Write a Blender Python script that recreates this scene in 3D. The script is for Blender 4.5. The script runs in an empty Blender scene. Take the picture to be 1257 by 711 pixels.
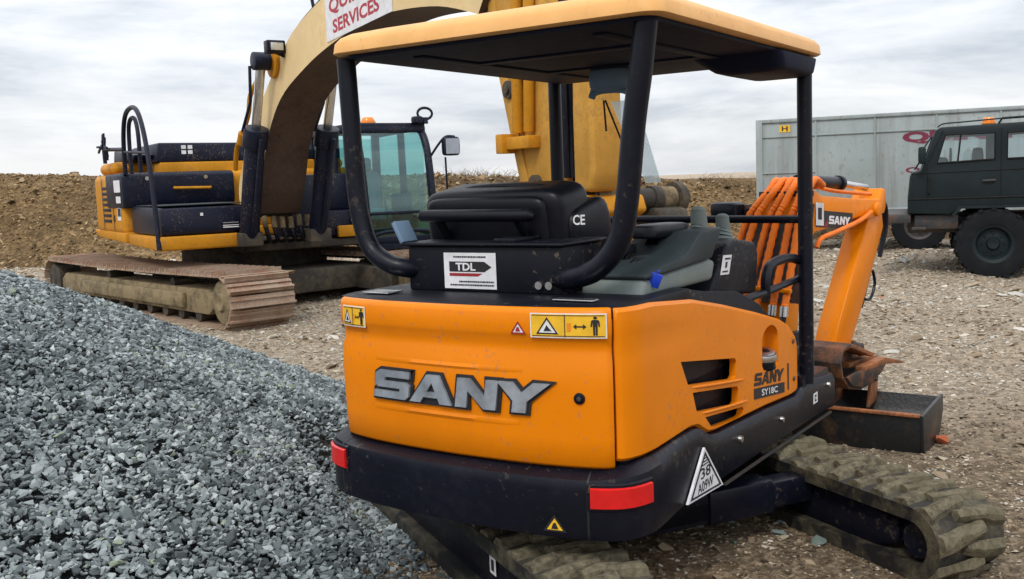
import bpy, bmesh, math, random
import numpy as np
from mathutils import Matrix, Vector, noise
R_ = math.radians
random.seed(7)
RNG = np.random.default_rng(11)
scene = bpy.context.scene
COL = scene.collection

# ------------------------------------------------------------------ materials
def new_mat(name):
    m = bpy.data.materials.new(name); m.use_nodes = True
    nt = m.node_tree; nt.nodes.clear()
    out = nt.nodes.new('ShaderNodeOutputMaterial')
    b = nt.nodes.new('ShaderNodeBsdfPrincipled')
    nt.links.new(b.outputs[0], out.inputs[0])
    return m, nt, b

def tex_noise(nt, scale, detail=4, rough=.55, vec=None, dist=0):
    n = nt.nodes.new('ShaderNodeTexNoise')
    n.inputs['Scale'].default_value = scale; n.inputs['Detail'].default_value = detail
    n.inputs['Roughness'].default_value = rough; n.inputs['Distortion'].default_value = dist
    if vec is not None: nt.links.new(vec, n.inputs['Vector'])
    return n

def objco(nt, scale=(1, 1, 1)):
    c = nt.nodes.new('ShaderNodeTexCoord')
    mp = nt.nodes.new('ShaderNodeMapping'); mp.inputs['Scale'].default_value = scale
    nt.links.new(c.outputs['Object'], mp.inputs['Vector'])
    return mp.outputs[0]

def ramp(nt, fac, stops):
    r = nt.nodes.new('ShaderNodeValToRGB')
    el = r.color_ramp.elements
    while len(el) < len(stops): el.new(.5)
    for e, (p, c) in zip(el, stops):
        e.position = p; e.color = (*c, 1) if len(c) == 3 else c
    nt.links.new(fac, r.inputs[0])
    return r.outputs[0]

def mixc(nt, fac, a, b):
    m = nt.nodes.new('ShaderNodeMix'); m.data_type = 'RGBA'
    for sock, v in ((m.inputs[0], fac), (m.inputs[6], a), (m.inputs[7], b)):
        if isinstance(v, bpy.types.NodeSocket): nt.links.new(v, sock)
        elif isinstance(v, (int, float)): sock.default_value = v
        else: sock.default_value = (*v, 1)
    return m.outputs[2]

def bump(nt, b, height, strength, dist):
    n = nt.nodes.new('ShaderNodeBump')
    n.inputs['Strength'].default_value = strength; n.inputs['Distance'].default_value = dist
    nt.links.new(height, n.inputs['Height']); nt.links.new(n.outputs[0], b.inputs['Normal'])

def paint(name, col, rough=.35, dirt=.25, dirtcol=(.16, .12, .08), scale=3., coat=.0, metal=0, var=.12, orange_peel=0., lo=.52, hi=.75, spec=.22, speck=0., scuff=None):
    """painted or bare metal with blotchy tone and dusty patches"""
    m, nt, b = new_mat(name)
    v = objco(nt)
    n1 = tex_noise(nt, scale, 6, .6, v); n2 = tex_noise(nt, scale * 7, 5, .65, v)
    c2 = tuple(min(1, x * (1 + var)) for x in col); c1 = tuple(x * (1 - var) for x in col)
    base = ramp(nt, n1.outputs[0], [(.3, c1), (.7, c2)])
    ml = nt.nodes.new('ShaderNodeMath'); ml.operation = 'MULTIPLY_ADD'
    nt.links.new(n2.outputs[0], ml.inputs[0]); ml.inputs[1].default_value = .5
    hl = nt.nodes.new('ShaderNodeMath'); hl.operation = 'MULTIPLY'; hl.inputs[1].default_value = .5
    nt.links.new(n1.outputs[0], hl.inputs[0]); nt.links.new(hl.outputs[0], ml.inputs[2])
    d = ramp(nt, ml.outputs[0], [(lo, (0, 0, 0)), (hi, (dirt,) * 3)])
    c = mixc(nt, d, base, dirtcol)
    if speck:
        n3 = tex_noise(nt, 38, 3, .6, v); n4 = tex_noise(nt, 2.4, 3, .5, v)
        m3 = nt.nodes.new('ShaderNodeMath'); m3.operation = 'MULTIPLY_ADD'; m3.inputs[1].default_value = .45
        nt.links.new(n4.outputs[0], m3.inputs[0]); nt.links.new(n3.outputs[0], m3.inputs[2])
        c = mixc(nt, ramp(nt, m3.outputs[0], [(.86, (0, 0, 0)), (.93, (speck,) * 3)]), c, (.20, .15, .10))
    if scuff:
        vs_ = objco(nt, (3, 3, 34)); n5 = tex_noise(nt, 3.2, 6, .7, vs_)
        c = mixc(nt, ramp(nt, n5.outputs[0], [(.60, (0, 0, 0)), (.78, (scuff[0],) * 3)]), c, scuff[1])
    nt.links.new(c, b.inputs['Base Color'])
    rr = nt.nodes.new('ShaderNodeMapRange'); rr.inputs[3].default_value = max(.02, rough - .08); rr.inputs[4].default_value = min(1, rough + .16)
    nt.links.new(n2.outputs[0], rr.inputs[0]); nt.links.new(rr.outputs[0], b.inputs['Roughness'])
    b.inputs['Metallic'].default_value = metal
    if not metal: b.inputs['Specular IOR Level'].default_value = spec
    b.inputs['Coat Weight'].default_value = coat; b.inputs['Coat Roughness'].default_value = .12
    if orange_peel: bump(nt, b, n2.outputs[0], orange_peel, .01)
    return m

def rusty(name, base, rust=(.16, .06, .025), amount=.5, scale=4., rough=.7):
    m, nt, b = new_mat(name); v = objco(nt)
    n1 = tex_noise(nt, scale, 8, .65, v); n2 = tex_noise(nt, scale * 9, 6, .7, v)
    f = ramp(nt, n1.outputs[0], [(max(0, .62 - amount * .4), (0, 0, 0)), (.72 - amount * .25, (1, 1, 1))])
    c2 = ramp(nt, n2.outputs[0], [(.3, tuple(x * .55 for x in rust)), (.7, tuple(x * 1.6 for x in rust))])
    c1 = ramp(nt, n2.outputs[0], [(.3, tuple(x * .75 for x in base)), (.7, tuple(x * 1.2 for x in base))])
    nt.links.new(mixc(nt, f, c1, c2), b.inputs['Base Color'])
    b.inputs['Roughness'].default_value = rough
    bump(nt, b, n2.outputs[0], .35, .01)
    return m

def flat(name, col, rough=.5, metal=0, emit=None):
    m, nt, b = new_mat(name)
    b.inputs['Base Color'].default_value = (*col, 1); b.inputs['Roughness'].default_value = rough
    b.inputs['Metallic'].default_value = metal
    v = objco(nt); n = tex_noise(nt, 14, 4, .6, v)
    c = ramp(nt, n.outputs[0], [(.3, tuple(x * .85 for x in col)), (.7, tuple(min(1, x * 1.1) for x in col))])
    nt.links.new(c, b.inputs['Base Color'])
    return m

def glass(name, tint=(.6, .8, .8), fac=.72, rough=.05):
    m = bpy.data.materials.new(name); m.use_nodes = True; nt = m.node_tree; nt.nodes.clear()
    out = nt.nodes.new('ShaderNodeOutputMaterial'); mx = nt.nodes.new('ShaderNodeMixShader')
    t = nt.nodes.new('ShaderNodeBsdfTransparent'); t.inputs[0].default_value = (*tint, 1)
    g = nt.nodes.new('ShaderNodeBsdfGlossy'); g.inputs['Roughness'].default_value = rough
    g.inputs[0].default_value = (.8, .9, .9, 1)
    mx.inputs[0].default_value = 1 - fac
    nt.links.new(t.outputs[0], mx.inputs[1]); nt.links.new(g.outputs[0], mx.inputs[2]); nt.links.new(mx.outputs[0], out.inputs[0])
    return m

def stone_mat(name, stops, bumps=.3, rough=.8, scale=60, stain=None):
    m, nt, b = new_mat(name)
    a = nt.nodes.new('ShaderNodeAttribute'); a.attribute_name = 'tone'
    c = ramp(nt, a.outputs['Fac'], stops)
    v = objco(nt); n = tex_noise(nt, scale, 5, .65, v)
    g = nt.nodes.new('ShaderNodeMapRange'); g.inputs[3].default_value = .7; g.inputs[4].default_value = 1.25
    nt.links.new(n.outputs[0], g.inputs[0])
    mu = nt.nodes.new('ShaderNodeVectorMath'); mu.operation = 'SCALE'
    nt.links.new(c, mu.inputs[0]); nt.links.new(g.outputs[0], mu.inputs[3])
    col = mu.outputs[0]
    if stain:
        n2 = tex_noise(nt, .9, 4, .6, v)
        f = ramp(nt, n2.outputs[0], [(.5, (0, 0, 0)), (.68, (.7, .7, .7))])
        col = mixc(nt, f, col, stain)
    nt.links.new(col, b.inputs['Base Color'])
    b.inputs['Roughness'].default_value = rough; b.inputs['Specular IOR Level'].default_value = .35
    bump(nt, b, n.outputs[0], bumps, .01)
    return m

M = {}
M['orange'] = paint('orange_paint', (.75, .208, .0015), .27, .14, (.46, .15, .015), 2.2, .0, var=.08, spec=.2, speck=.30, scuff=(.16, (.60, .22, .03)))
M['canopy'] = paint('canopy_paint', (.74, .40, .14), .42, .45, (.70, .50, .28), 3.2, .0, var=.10, spec=.18, speck=.3)
M['black'] = paint('black_paint', (.0045, .0055, .0115), .33, .22, (.035, .033, .032), 4, .0, var=.2, spec=.22, speck=.18, scuff=(.5, (.035, .036, .042)))
M['blackrough'] = paint('black_plastic', (.005, .0055, .0105), .45, .2, (.04, .037, .035), 5, 0, var=.2, spec=.2, speck=.4, scuff=(.35, (.035, .035, .04)))
M['lining'] = paint('canopy_lining_black', (.006, .010, .03), .6, .12, (.03, .03, .04), 3, 0, var=.2, spec=.2)
M['beltmud'] = rusty('scuffed_belt_rubber', (.008, .008, .009), (.075, .065, .04), .42, 6, .6)
M['rubber'] = paint('rubber', (.012, .012, .013), .75, .35, (.10, .085, .06), 6, 0)
M['mudlug'] = paint('muddy_rubber', (.165, .142, .09), .92, .85, (.032, .029, .022), 5, 0, var=.45, orange_peel=1., lo=.43, hi=.62)
M['mudbelt'] = rusty('mud_packed_belt', (.022, .020, .016), (.075, .064, .04), .45, 6, .9)
M['navy'] = paint('navy_paint', (.005, .008, .022), .4, .3, (.045, .04, .035), 3, .0, spec=.25, speck=.4, scuff=(.35, (.05, .05, .055)))
M['yellow'] = paint('faded_yellow_paint', (.52, .225, .014), .5, .7, (.20, .10, .03), 1.9, 0, var=.22, spec=.15, speck=.6, scuff=(.45, (.26, .15, .05)))
M['armtan'] = paint('worn_arm_paint', (.52, .27, .05), .5, .75, (.22, .12, .04), 2.6, 0, var=.22, spec=.15, speck=.8, scuff=(.6, (.24, .13, .05)))
M['cream'] = paint('weathered_boom_paint', (.72, .54, .28), .55, .6, (.50, .27, .08), 1.1, 0, var=.12)
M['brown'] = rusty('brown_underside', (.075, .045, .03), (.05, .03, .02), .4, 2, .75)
M['rust'] = rusty('rusty_steel', (.13, .055, .022), (.30, .10, .03), .6, 7)
M['rustdark'] = rusty('rusted_black_steel', (.03, .024, .021), (.15, .055, .02), .48, 7, .6)
M['shoe'] = rusty('worn_track_shoe', (.34, .25, .18), (.26, .155, .10), .45, 5, .55)
M['mud'] = rusty('dried_mud', (.24, .185, .10), (.10, .075, .04), .45, 4, .9)
M['darkmud'] = rusty('dark_greasy_mud', (.03, .025, .02), (.07, .055, .035), .45, 5, .8)
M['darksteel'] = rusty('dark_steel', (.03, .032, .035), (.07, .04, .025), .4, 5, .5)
M['buckblack'] = rusty('scuffed_black_steel', (.011, .012, .014), (.06, .036, .022), .22, 5, .4)
M['chrome'] = paint('chrome', (.42, .46, .52), .22, .1, (.1, .1, .1), 6, 0, 1, var=.1)
M['badge'] = paint('badge_silver', (.42, .46, .51), .30, .1, (.1, .1, .1), 12, .0, .6, var=.35)
M['rod'] = paint('polished_rod', (.6, .6, .6), .25, .2, (.2, .2, .18), 6, 0, 1)
M['red'] = flat('red_lens', (.62, .012, .012), .25)
M['amber'] = flat('amber_lens', (.85, .25, .02), .2)
M['white'] = flat('white_sticker', (.72, .72, .74), .5)
M['ink'] = flat('black_ink', (.012, .012, .014), .55)
M['inkred'] = flat('red_ink', (.30, .012, .02), .55)
M['decal'] = flat('yellow_decal', (.80, .46, .02), .45)
M['plum'] = flat('plum_sign_paint', (.17, .012, .04), .6)
M['stripered'] = flat('sign_red', (.42, .03, .05), .6)
M['greyplastic'] = paint('grey_plastic', (.17, .20, .19), .6, .2, (.1, .09, .07), 5, 0)
M['slate'] = paint('slate_plastic', (.028, .038, .042), .55, .2, (.12, .11, .09), 5, 0)
M['bluegrey'] = paint('blue_grey_plastic', (.15, .23, .33), .45, .1, (.1, .1, .1), 5, 0)
M['blue'] = flat('blue_plastic', (.01, .05, .5), .4)
M['vinyl'] = paint('black_vinyl', (.0045, .005, .009), .36, .2, (.03, .03, .03), 6, .0, spec=.25)
M['sleeve'] = paint('orange_spiral_sleeve', (.80, .17, .006), .45, .25, (.3, .1, .03), 9, .1, var=.2)
M['cabglass'] = glass('tinted_cab_glass', (.64, .83, .82), .92)
M['truckglass'] = glass('truck_glass', (.92, .95, .96), .92)
M['clear'] = glass('clear_plastic', (.86, .90, .93), .58, .35)
M['lampglass'] = flat('lamp_lens', (.55, .56, .52), .15, .4)
M['truck'] = paint('army_blue_grey_paint', (.009, .016, .018), .5, .22, (.05, .055, .055), 2.5, .0, spec=.2, scuff=(.3, (.04, .04, .04)))
M['tyre'] = paint('tyre_rubber', (.007, .008, .010), .8, .25, (.06, .055, .045), 6, 0)
M['seatcloth'] = flat('teal_seat_cloth', (.09, .20, .22), .8)
M['greenpanel'] = flat('green_lower_panel', (.10, .30, .19), .5)

def trailer_mat():
    m, nt, b = new_mat('trailer_side_paint')
    v = objco(nt); vs = objco(nt, (1.6, 1, .12))
    n1 = tex_noise(nt, .7, 5, .6, v); n2 = tex_noise(nt, 2.2, 6, .65, vs); n3 = tex_noise(nt, 8, 6, .7, v)
    c = ramp(nt, n1.outputs[0], [(.3, (.25, .295, .295)), (.7, (.345, .385, .385))])
    f = ramp(nt, n2.outputs[0], [(.46, (0, 0, 0)), (.72, (.75, .75, .75))])
    c = mixc(nt, f, c, (.17, .18, .17))
    f2 = ramp(nt, n3.outputs[0], [(.57, (0, 0, 0)), (.70, (.85, .85, .85))])
    c = mixc(nt, f2, c, (.20, .17, .13))
    n4 = tex_noise(nt, 3.1, 5, .7, vs); c = mixc(nt, ramp(nt, n4.outputs[0], [(.60, (0, 0, 0)), (.75, (.6, .6, .6))]), c, (.48, .50, .49))
    nt.links.new(c, b.inputs['Base Color']); b.inputs['Roughness'].default_value = .6
    return m
M['trailer'] = trailer_mat()

def ground_mat(name, cols, red, pale, scale=1.):
    m, nt, b = new_mat(name); v = objco(nt)
    big = tex_noise(nt, .35 * scale, 5, .6, v); mid = tex_noise(nt, 2.6 * scale, 7, .68, v); fine = tex_noise(nt, 26 * scale, 8, .75, v)
    vor = nt.nodes.new('ShaderNodeTexVoronoi'); vor.inputs['Scale'].default_value = 22 * scale; nt.links.new(v, vor.inputs['Vector'])
    c = ramp(nt, fine.outputs[0], [(.30, cols[0]), (.48, cols[1]), (.62, cols[2]), (.78, pale)])
    f = ramp(nt, big.outputs[0], [(.46, (0, 0, 0)), (.62, (.85, .85, .85))])
    c = mixc(nt, f, c, red)
    f = ramp(nt, mid.outputs[0], [(.56, (0, 0, 0)), (.72, (.55, .55, .55))])
    c = mixc(nt, f, c, pale)
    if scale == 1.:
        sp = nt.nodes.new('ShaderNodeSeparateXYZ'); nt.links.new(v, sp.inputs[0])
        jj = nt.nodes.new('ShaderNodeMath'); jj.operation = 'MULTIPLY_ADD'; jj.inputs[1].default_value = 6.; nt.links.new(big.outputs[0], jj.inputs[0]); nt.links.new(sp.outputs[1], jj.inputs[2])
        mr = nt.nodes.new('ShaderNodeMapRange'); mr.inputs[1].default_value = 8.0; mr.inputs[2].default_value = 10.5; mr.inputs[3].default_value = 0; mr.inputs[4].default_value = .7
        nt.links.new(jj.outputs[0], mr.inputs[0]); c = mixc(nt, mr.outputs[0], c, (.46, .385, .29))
    bw = nt.nodes.new('ShaderNodeRGBToBW'); nt.links.new(vor.outputs['Color'], bw.inputs[0])
    g = ramp(nt, bw.outputs[0], [(.2, (.55,) * 3), (.8, (1.35,) * 3)])
    mu = nt.nodes.new('ShaderNodeMix'); mu.data_type = 'RGBA'; mu.blend_type = 'MULTIPLY'; mu.inputs[0].default_value = .8
    nt.links.new(c, mu.inputs[6]); nt.links.new(g, mu.inputs[7])
    nt.links.new(mu.outputs[2], b.inputs['Base Color'])
    b.inputs['Roughness'].default_value = .92; b.inputs['Specular IOR Level'].default_value = .2
    ad = nt.nodes.new('ShaderNodeMath'); ad.operation = 'ADD'
    nt.links.new(fine.outputs[0], ad.inputs[0]); nt.links.new(vor.outputs['Distance'], ad.inputs[1])
    bump(nt, b, ad.outputs[0], .9, .05)
    return m
M['ground'] = ground_mat('hardcore_ground', [(.06, .042, .026), (.20, .15, .095), (.34, .265, .18)], (.22, .135, .07), (.50, .44, .35))
M['berm'] = ground_mat('spoil_bank_soil', [(.035, .023, .012), (.15, .095, .04), (.27, .18, .085)], (.085, .052, .024), (.38, .28, .16), .55)
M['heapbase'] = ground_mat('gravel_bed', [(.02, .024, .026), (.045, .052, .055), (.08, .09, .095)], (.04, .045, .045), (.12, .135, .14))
M['gravel'] = stone_mat('blue_grey_gravel', [(0, (.034, .043, .046)), (.32, (.100, .121, .126)), (.66, (.225, .260, .266)), (.93, (.42, .46, .46)), (1, (.22, .26, .19))], .35)
M['rubble'] = stone_mat('mixed_rubble', [(0, (.05, .036, .024)), (.3, (.18, .13, .08)), (.55, (.31, .24, .16)), (.75, (.43, .37, .28)), (.9, (.54, .50, .43)), (.985, (.26, .28, .27)), (1, (.36, .14, .07))], .3)
M['bermstone'] = stone_mat('bank_rubble', [(0, (.03, .02, .011)), (.4, (.15, .095, .042)), (.75, (.30, .20, .10)), (1, (.46, .36, .22))], .3, scale=20)
M['wetstone'] = stone_mat('green_grey_stone', [(0, (.05, .07, .065)), (.6, (.13, .17, .155)), (1, (.25, .30, .28))], .3)
M['dryweed'] = flat('dry_weed', (.16, .11, .05), .9)
M['brick'] = flat('brick_red', (.42, .11, .045), .9)

# ------------------------------------------------------------------ mesh building
class MB:
    def __init__(s): s.v = []; s.f = []; s.m = []
    def add(s, verts, faces, mi=0):
        o = len(s.v); s.v += [tuple(p) for p in verts]
        s.f += [tuple(i + o for i in f) for f in faces]; s.m += [mi] * len(faces)
        return s
    def box(s, c, d, rot=None, mi=0):
        c = Vector(c); h = [x / 2 for x in d]; vs = []
        for z in (-1, 1):
            for y in (-1, 1):
                for x in (-1, 1):
                    p = Vector((x * h[0], y * h[1], z * h[2]))
                    if rot is not None: p = rot @ p
                    vs.append(p + c)
        return s.add(vs, [(0, 2, 3, 1), (4, 5, 7, 6), (0, 1, 5, 4), (2, 6, 7, 3), (0, 4, 6, 2), (1, 3, 7, 5)], mi)
    def span(s, x0, x1, y0, y1, z0, z1, mi=0):
        return s.box(((x0 + x1) / 2, (y0 + y1) / 2, (z0 + z1) / 2), (abs(x1 - x0), abs(y1 - y0), abs(z1 - z0)), None, mi)
    def bar(s, p, q, w, h, mi=0, up=(0, 0, 1)):
        p, q = Vector(p), Vector(q); d = q - p; x = d.normalized(); u = Vector(up)
        y = u.cross(x)
        if y.length < 1e-4: y = Vector((0, 1, 0)).cross(x)
        y.normalize(); z = x.cross(y)
        return s.box((p + q) / 2, (d.length, w, h), Matrix((x, y, z)).transposed(), mi)
    def cyl(s, p, q, r, r2=None, n=20, mi=0):
        p, q = Vector(p), Vector(q); r2 = r if r2 is None else r2
        d = (q - p).normalized(); a = Vector((0, 0, 1)) if abs(d.z) < .9 else Vector((1, 0, 0))
        u = d.cross(a).normalized(); w = d.cross(u)
        vs = []
        for k in range(n):
            t = 2 * math.pi * k / n; e = u * math.cos(t) + w * math.sin(t)
            vs += [p + e * r, q + e * r2]
        fs = [(2 * k, 2 * k + 1, (2 * k + 3) % (2 * n), (2 * k + 2) % (2 * n)) for k in range(n)]
        fs += [tuple(range(0, 2 * n, 2)), tuple(range(2 * n - 1, 0, -2))]
        return s.add(vs, fs, mi)
    def tube(s, path, r, n=10, closed=False, mi=0, flat_=1.):
        P = [Vector(p) for p in path]; N = len(P); rings = []
        rr = r if isinstance(r, (list, tuple)) else [r] * N
        prev = None
        for i, p in enumerate(P):
            a = P[(i - 1) % N] if closed or i else p; b = P[(i + 1) % N] if closed or i < N - 1 else p
            d = (b - a).normalized()
            if prev is None:
                a = Vector((0, 0, 1)) if abs(d.z) < .9 else Vector((1, 0, 0)); u = d.cross(a).normalized()
            else:
                u = (prev - d * prev.dot(d)).normalized()
            prev = u; w = d.cross(u)
            rings.append([p + (u * math.cos(2 * math.pi * k / n) + w * flat_ * math.sin(2 * math.pi * k / n)) * rr[i] for k in range(n)])
        vs = [v for g in rings for v in g]; fs = []
        for i in range(N if closed else N - 1):
            j = (i + 1) % N
            for k in range(n): fs.append((i * n + k, i * n + (k + 1) % n, j * n + (k + 1) % n, j * n + k))
        if not closed: fs += [tuple(range(n - 1, -1, -1)), tuple(range((N - 1) * n, N * n))]
        return s.add(vs, fs, mi)
    def prism(s, poly, a, b, plane='xz', mi=0):
        def P(u, v, t): return {'xz': (u, t, v), 'xy': (u, v, t), 'yz': (t, u, v)}[plane]
        n = len(poly)
        vs = [P(u, v, a) for u, v in poly] + [P(u, v, b) for u, v in poly]
        fs = [tuple(range(n)), tuple(range(2 * n - 1, n - 1, -1))] + [(i, i + n, (i + 1) % n + n, (i + 1) % n) for i in range(n)]
        return s.add(vs, fs, mi)
    def revolve(s, prof, c, axis, n=32, mi=0, closed=True):
        """prof: list of (radius, offset along axis)"""
        c = Vector(c); d = Vector(axis).normalized(); a = Vector((0, 0, 1)) if abs(d.z) < .9 else Vector((1, 0, 0))
        u = d.cross(a).normalized(); w = d.cross(u); k = len(prof); vs = []
        for i in range(n):
            t = 2 * math.pi * i / n; e = u * math.cos(t) + w * math.sin(t)
            vs += [c + e * r + d * o for r, o in prof]
        fs = []
        for i in range(n):
            j = (i + 1) % n
            for q in range(k if closed else k - 1):
                q2 = (q + 1) % k
                fs.append((i * k + q, i * k + q2, j * k + q2, j * k + q))
        return s.add(vs, fs, mi)
    def sphere(s, c, r, n=12, mi=0, sc=(1, 1, 1)):
        bm = bmesh.new(); bmesh.ops.create_uvsphere(bm, u_segments=n * 2, v_segments=n, radius=r)
        vs = [(c[0] + v.co.x * sc[0], c[1] + v.co.y * sc[1], c[2] + v.co.z * sc[2]) for v in bm.verts]
        bm.verts.index_update(); fs = [[v.index for v in f.verts] for f in bm.faces]; bm.free()
        return s.add(vs, fs, mi)
    def mapped(s, vs, fs, fn, mi=0):
        return s.add([fn(*v) for v in vs], fs, mi)
    def islands(s):
        par = list(range(len(s.v)))
        def fd(a):
            while par[a] != a: par[a] = par[par[a]]; a = par[a]
            return a
        for f in s.f:
            r = fd(f[0])
            for q in f[1:]: par[fd(q)] = r
        gr = {}
        for f, m in zip(s.f, s.m): gr.setdefault(fd(f[0]), []).append((f, m))
        out = []
        for fs in gr.values():
            b = MB(); ix = {}
            for f, m in fs:
                for q in f:
                    if q not in ix: ix[q] = len(b.v); b.v.append(s.v[q])
                b.f.append(tuple(ix[q] for q in f)); b.m.append(m)
            out.append(b)
        return out
    def each(s, name, mats, parent=None, **k):
        return [b.build(name, mats, parent, **k) for b in s.islands()]
    def build(s, name, mats, parent=None, T=None, bevel=0, seg=2, angle=32, smooth=True, weld=False):
        if not isinstance(mats, (list, tuple)): mats = [mats]
        me = bpy.data.meshes.new(name); me.from_pydata([tuple(v) for v in s.v], [], s.f)
        for i, p in enumerate(me.polygons): p.material_index = s.m[i]
        for m in mats: me.materials.append(m)
        bm = bmesh.new(); bm.from_mesh(me)
        if weld: bmesh.ops.remove_doubles(bm, verts=bm.verts, dist=1e-5)
        bmesh.ops.recalc_face_normals(bm, faces=bm.faces)
        if T is not None: bmesh.ops.transform(bm, matrix=T, verts=bm.verts)
        if bevel:
            ed = [e for e in bm.edges if len(e.link_faces) == 2 and e.calc_face_angle(0) > R_(angle)]
            bmesh.ops.bevel(bm, geom=ed, offset=bevel, segments=seg, profile=.5, affect='EDGES', clamp_overlap=True)
        for f in bm.faces: f.smooth = smooth
        for e in bm.edges:
            if len(e.link_faces) == 2 and e.calc_face_angle(0) > R_(angle if not bevel else 44): e.smooth = False
        bm.to_mesh(me); bm.free()
        o = bpy.data.objects.new(name, me); COL.objects.link(o)
        if parent is not None: o.parent = parent
        return o

def thing(name, label, cat, loc=(0, 0, 0), deg=0, group=None, tilt=None):
    o = bpy.data.objects.new(name, None); COL.objects.link(o); o.empty_display_size = .2
    o.location = loc; o.rotation_euler = (0, 0, R_(deg))
    if tilt: o.rotation_euler = (R_(tilt[0]), R_(tilt[1]), R_(deg))
    o['label'] = label; o['category'] = cat
    if group: o['group'] = group
    return o
def tag(o, label, cat, group=None):
    o['label'] = label; o['category'] = cat
    if group: o['group'] = group
    return o
def kind(o, k, label=None, cat=None):
    o['kind'] = k
    if label: o['label'] = label
    if cat: o['category'] = cat
    return o

def boolean_cut(o, mb):
    c = mb.build('cutter', M['black'])
    c.parent = o.parent
    md = o.modifiers.new('b', 'BOOLEAN'); md.operation = 'DIFFERENCE'; md.object = c; md.solver = 'EXACT'
    dg = bpy.context.evaluated_depsgraph_get(); dg.update()
    me = bpy.data.meshes.new_from_object(o.evaluated_get(dg))
    o.modifiers.clear(); o.data = me
    bm = bmesh.new(); bm.from_mesh(me)
    for f in bm.faces: f.smooth = True
    for e in bm.edges:
        e.smooth = not (len(e.link_faces) == 2 and e.calc_face_angle(0) > R_(35))
    bm.to_mesh(me); bm.free()
    bpy.data.objects.remove(c, do_unlink=True)

def catmull(P, k=6):
    P = [Vector(p) for p in P]; out = []
    for i in range(len(P) - 1):
        a = P[max(i - 1, 0)]; b = P[i]; c = P[i + 1]; d = P[min(i + 2, len(P) - 1)]
        for j in range(k):
            t = j / k
            out.append(.5 * ((2 * b) + (c - a) * t + (2 * a - 5 * b + 4 * c - d) * t * t + (3 * b - a - 3 * c + d) * t ** 3))
    out.append(P[-1]); return out

# ---- lettering
def text_geo(body, ext=.0, offset=0., shear=0., res=3):
    cu = bpy.data.curves.new('t', 'FONT'); cu.body = body; cu.extrude = ext; cu.offset = offset; cu.shear = shear; cu.resolution_u = res
    o = bpy.data.objects.new('t', cu); COL.objects.link(o)
    dg = bpy.context.evaluated_depsgraph_get(); dg.update()
    me = o.evaluated_get(dg).to_mesh()
    vs = np.array([v.co[:] for v in me.vertices]); fs = [tuple(p.vertices) for p in me.polygons]
    bpy.data.objects.remove(o, do_unlink=True)
    mn, mx = vs.min(0), vs.max(0)
    vs[:, 0] = (vs[:, 0] - mn[0]) / (mx[0] - mn[0]); vs[:, 1] = (vs[:, 1] - mn[1]) / (mx[1] - mn[1])
    return vs, fs
def put_text(mb, body, fn, u0, v0, w, h, off=.003, mi=0, bold=.02, shear=0):
    vs, fs = text_geo(body, 0, bold, shear)
    mb.mapped([(u0 + x * w, v0 + y * h, off) for x, y, z in vs], fs, fn, mi)
LOGO = {'S': [[(.15, 1), (0, .88), (0, .5), (.12, .38), (.98, .38), (.98, .26), (0, .26), (0, 0), (1.2, 0), (1.32, .12), (1.32, .5), (1.2, .62), (.38, .62), (.38, .76), (1.3, .76), (1.3, 1)]],
        'A': [[(0, 0), (.38, 0), (.725, .72), (.745, 1), (.52, 1)], [(.745, 1), (.725, .72), (1.06, 0), (1.45, 0), (.95, 1)], [(.476, .2), (.967, .2), (.874, .4), (.572, .4)]],
        'N': [[(0, 0), (.36, 0), (.36, .58), (.9, 0), (1.27, 0), (1.27, 1), (.9, 1), (.9, .43), (.38, 1), (0, 1)]],
        'Y': [[(0, 1), (.52, .38), (.52, 0), (.92, 0), (.92, .38), (1.5, 1), (1.03, 1), (.73, .66), (.46, 1)]]}
LOGO_OUT = {'A': [[(0, 0), (1.45, 0), (.95, 1), (.52, 1)]]}
LOGO_X = {'S': 0, 'A': 1.38, 'N': 2.95, 'Y': 4.18}
LOGO_W = 5.68
def grow(poly, d):
    n = len(poly); out = []
    ar = sum(poly[i][0] * poly[(i + 1) % n][1] - poly[(i + 1) % n][0] * poly[i][1] for i in range(n))
    sg = 1 if ar > 0 else -1
    for i in range(n):
        p, a, b = Vector(poly[i]), Vector(poly[i - 1]), Vector(poly[(i + 1) % n])
        e1, e2 = (p - a).normalized(), (b - p).normalized()
        n1, n2 = Vector((e1.y, -e1.x)) * sg, Vector((e2.y, -e2.x)) * sg
        m = n1 + n2
        m = m / max(.5, m.dot(n1)) if m.length > 1e-3 else n1
        if m.length > 1.6: m = m.normalized() * 1.6
        out.append((p.x + m.x * d, p.y + m.y * d))
    return out
def put_logo(mb, fn, u0, v0, w, h, off0, off1, mi=0, border=0, shear=.0):
    for ch, x0 in LOGO_X.items():
        for poly in (LOGO_OUT.get(ch, LOGO[ch]) if border else LOGO[ch]):
            pl = grow(poly, border) if border else poly
            n = len(pl); vs = []
            for o in (off0, off1):
                vs += [(u0 + (x0 + x + y * shear) / LOGO_W * w, v0 + y * h, o) for x, y in pl]
            fs = [tuple(range(n, 2 * n)), tuple(range(n - 1, -1, -1))] + [(i, (i + 1) % n, (i + 1) % n + n, i + n) for i in range(n)]
            mb.mapped(vs, fs, fn, mi)
def plane_fn(o, u, v):
    o, u, v = Vector(o), Vector(u).normalized(), Vector(v).normalized(); w = u.cross(v)
    return lambda a, b, c: o + u * a + v * b + w * c
CURVED = set()
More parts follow.
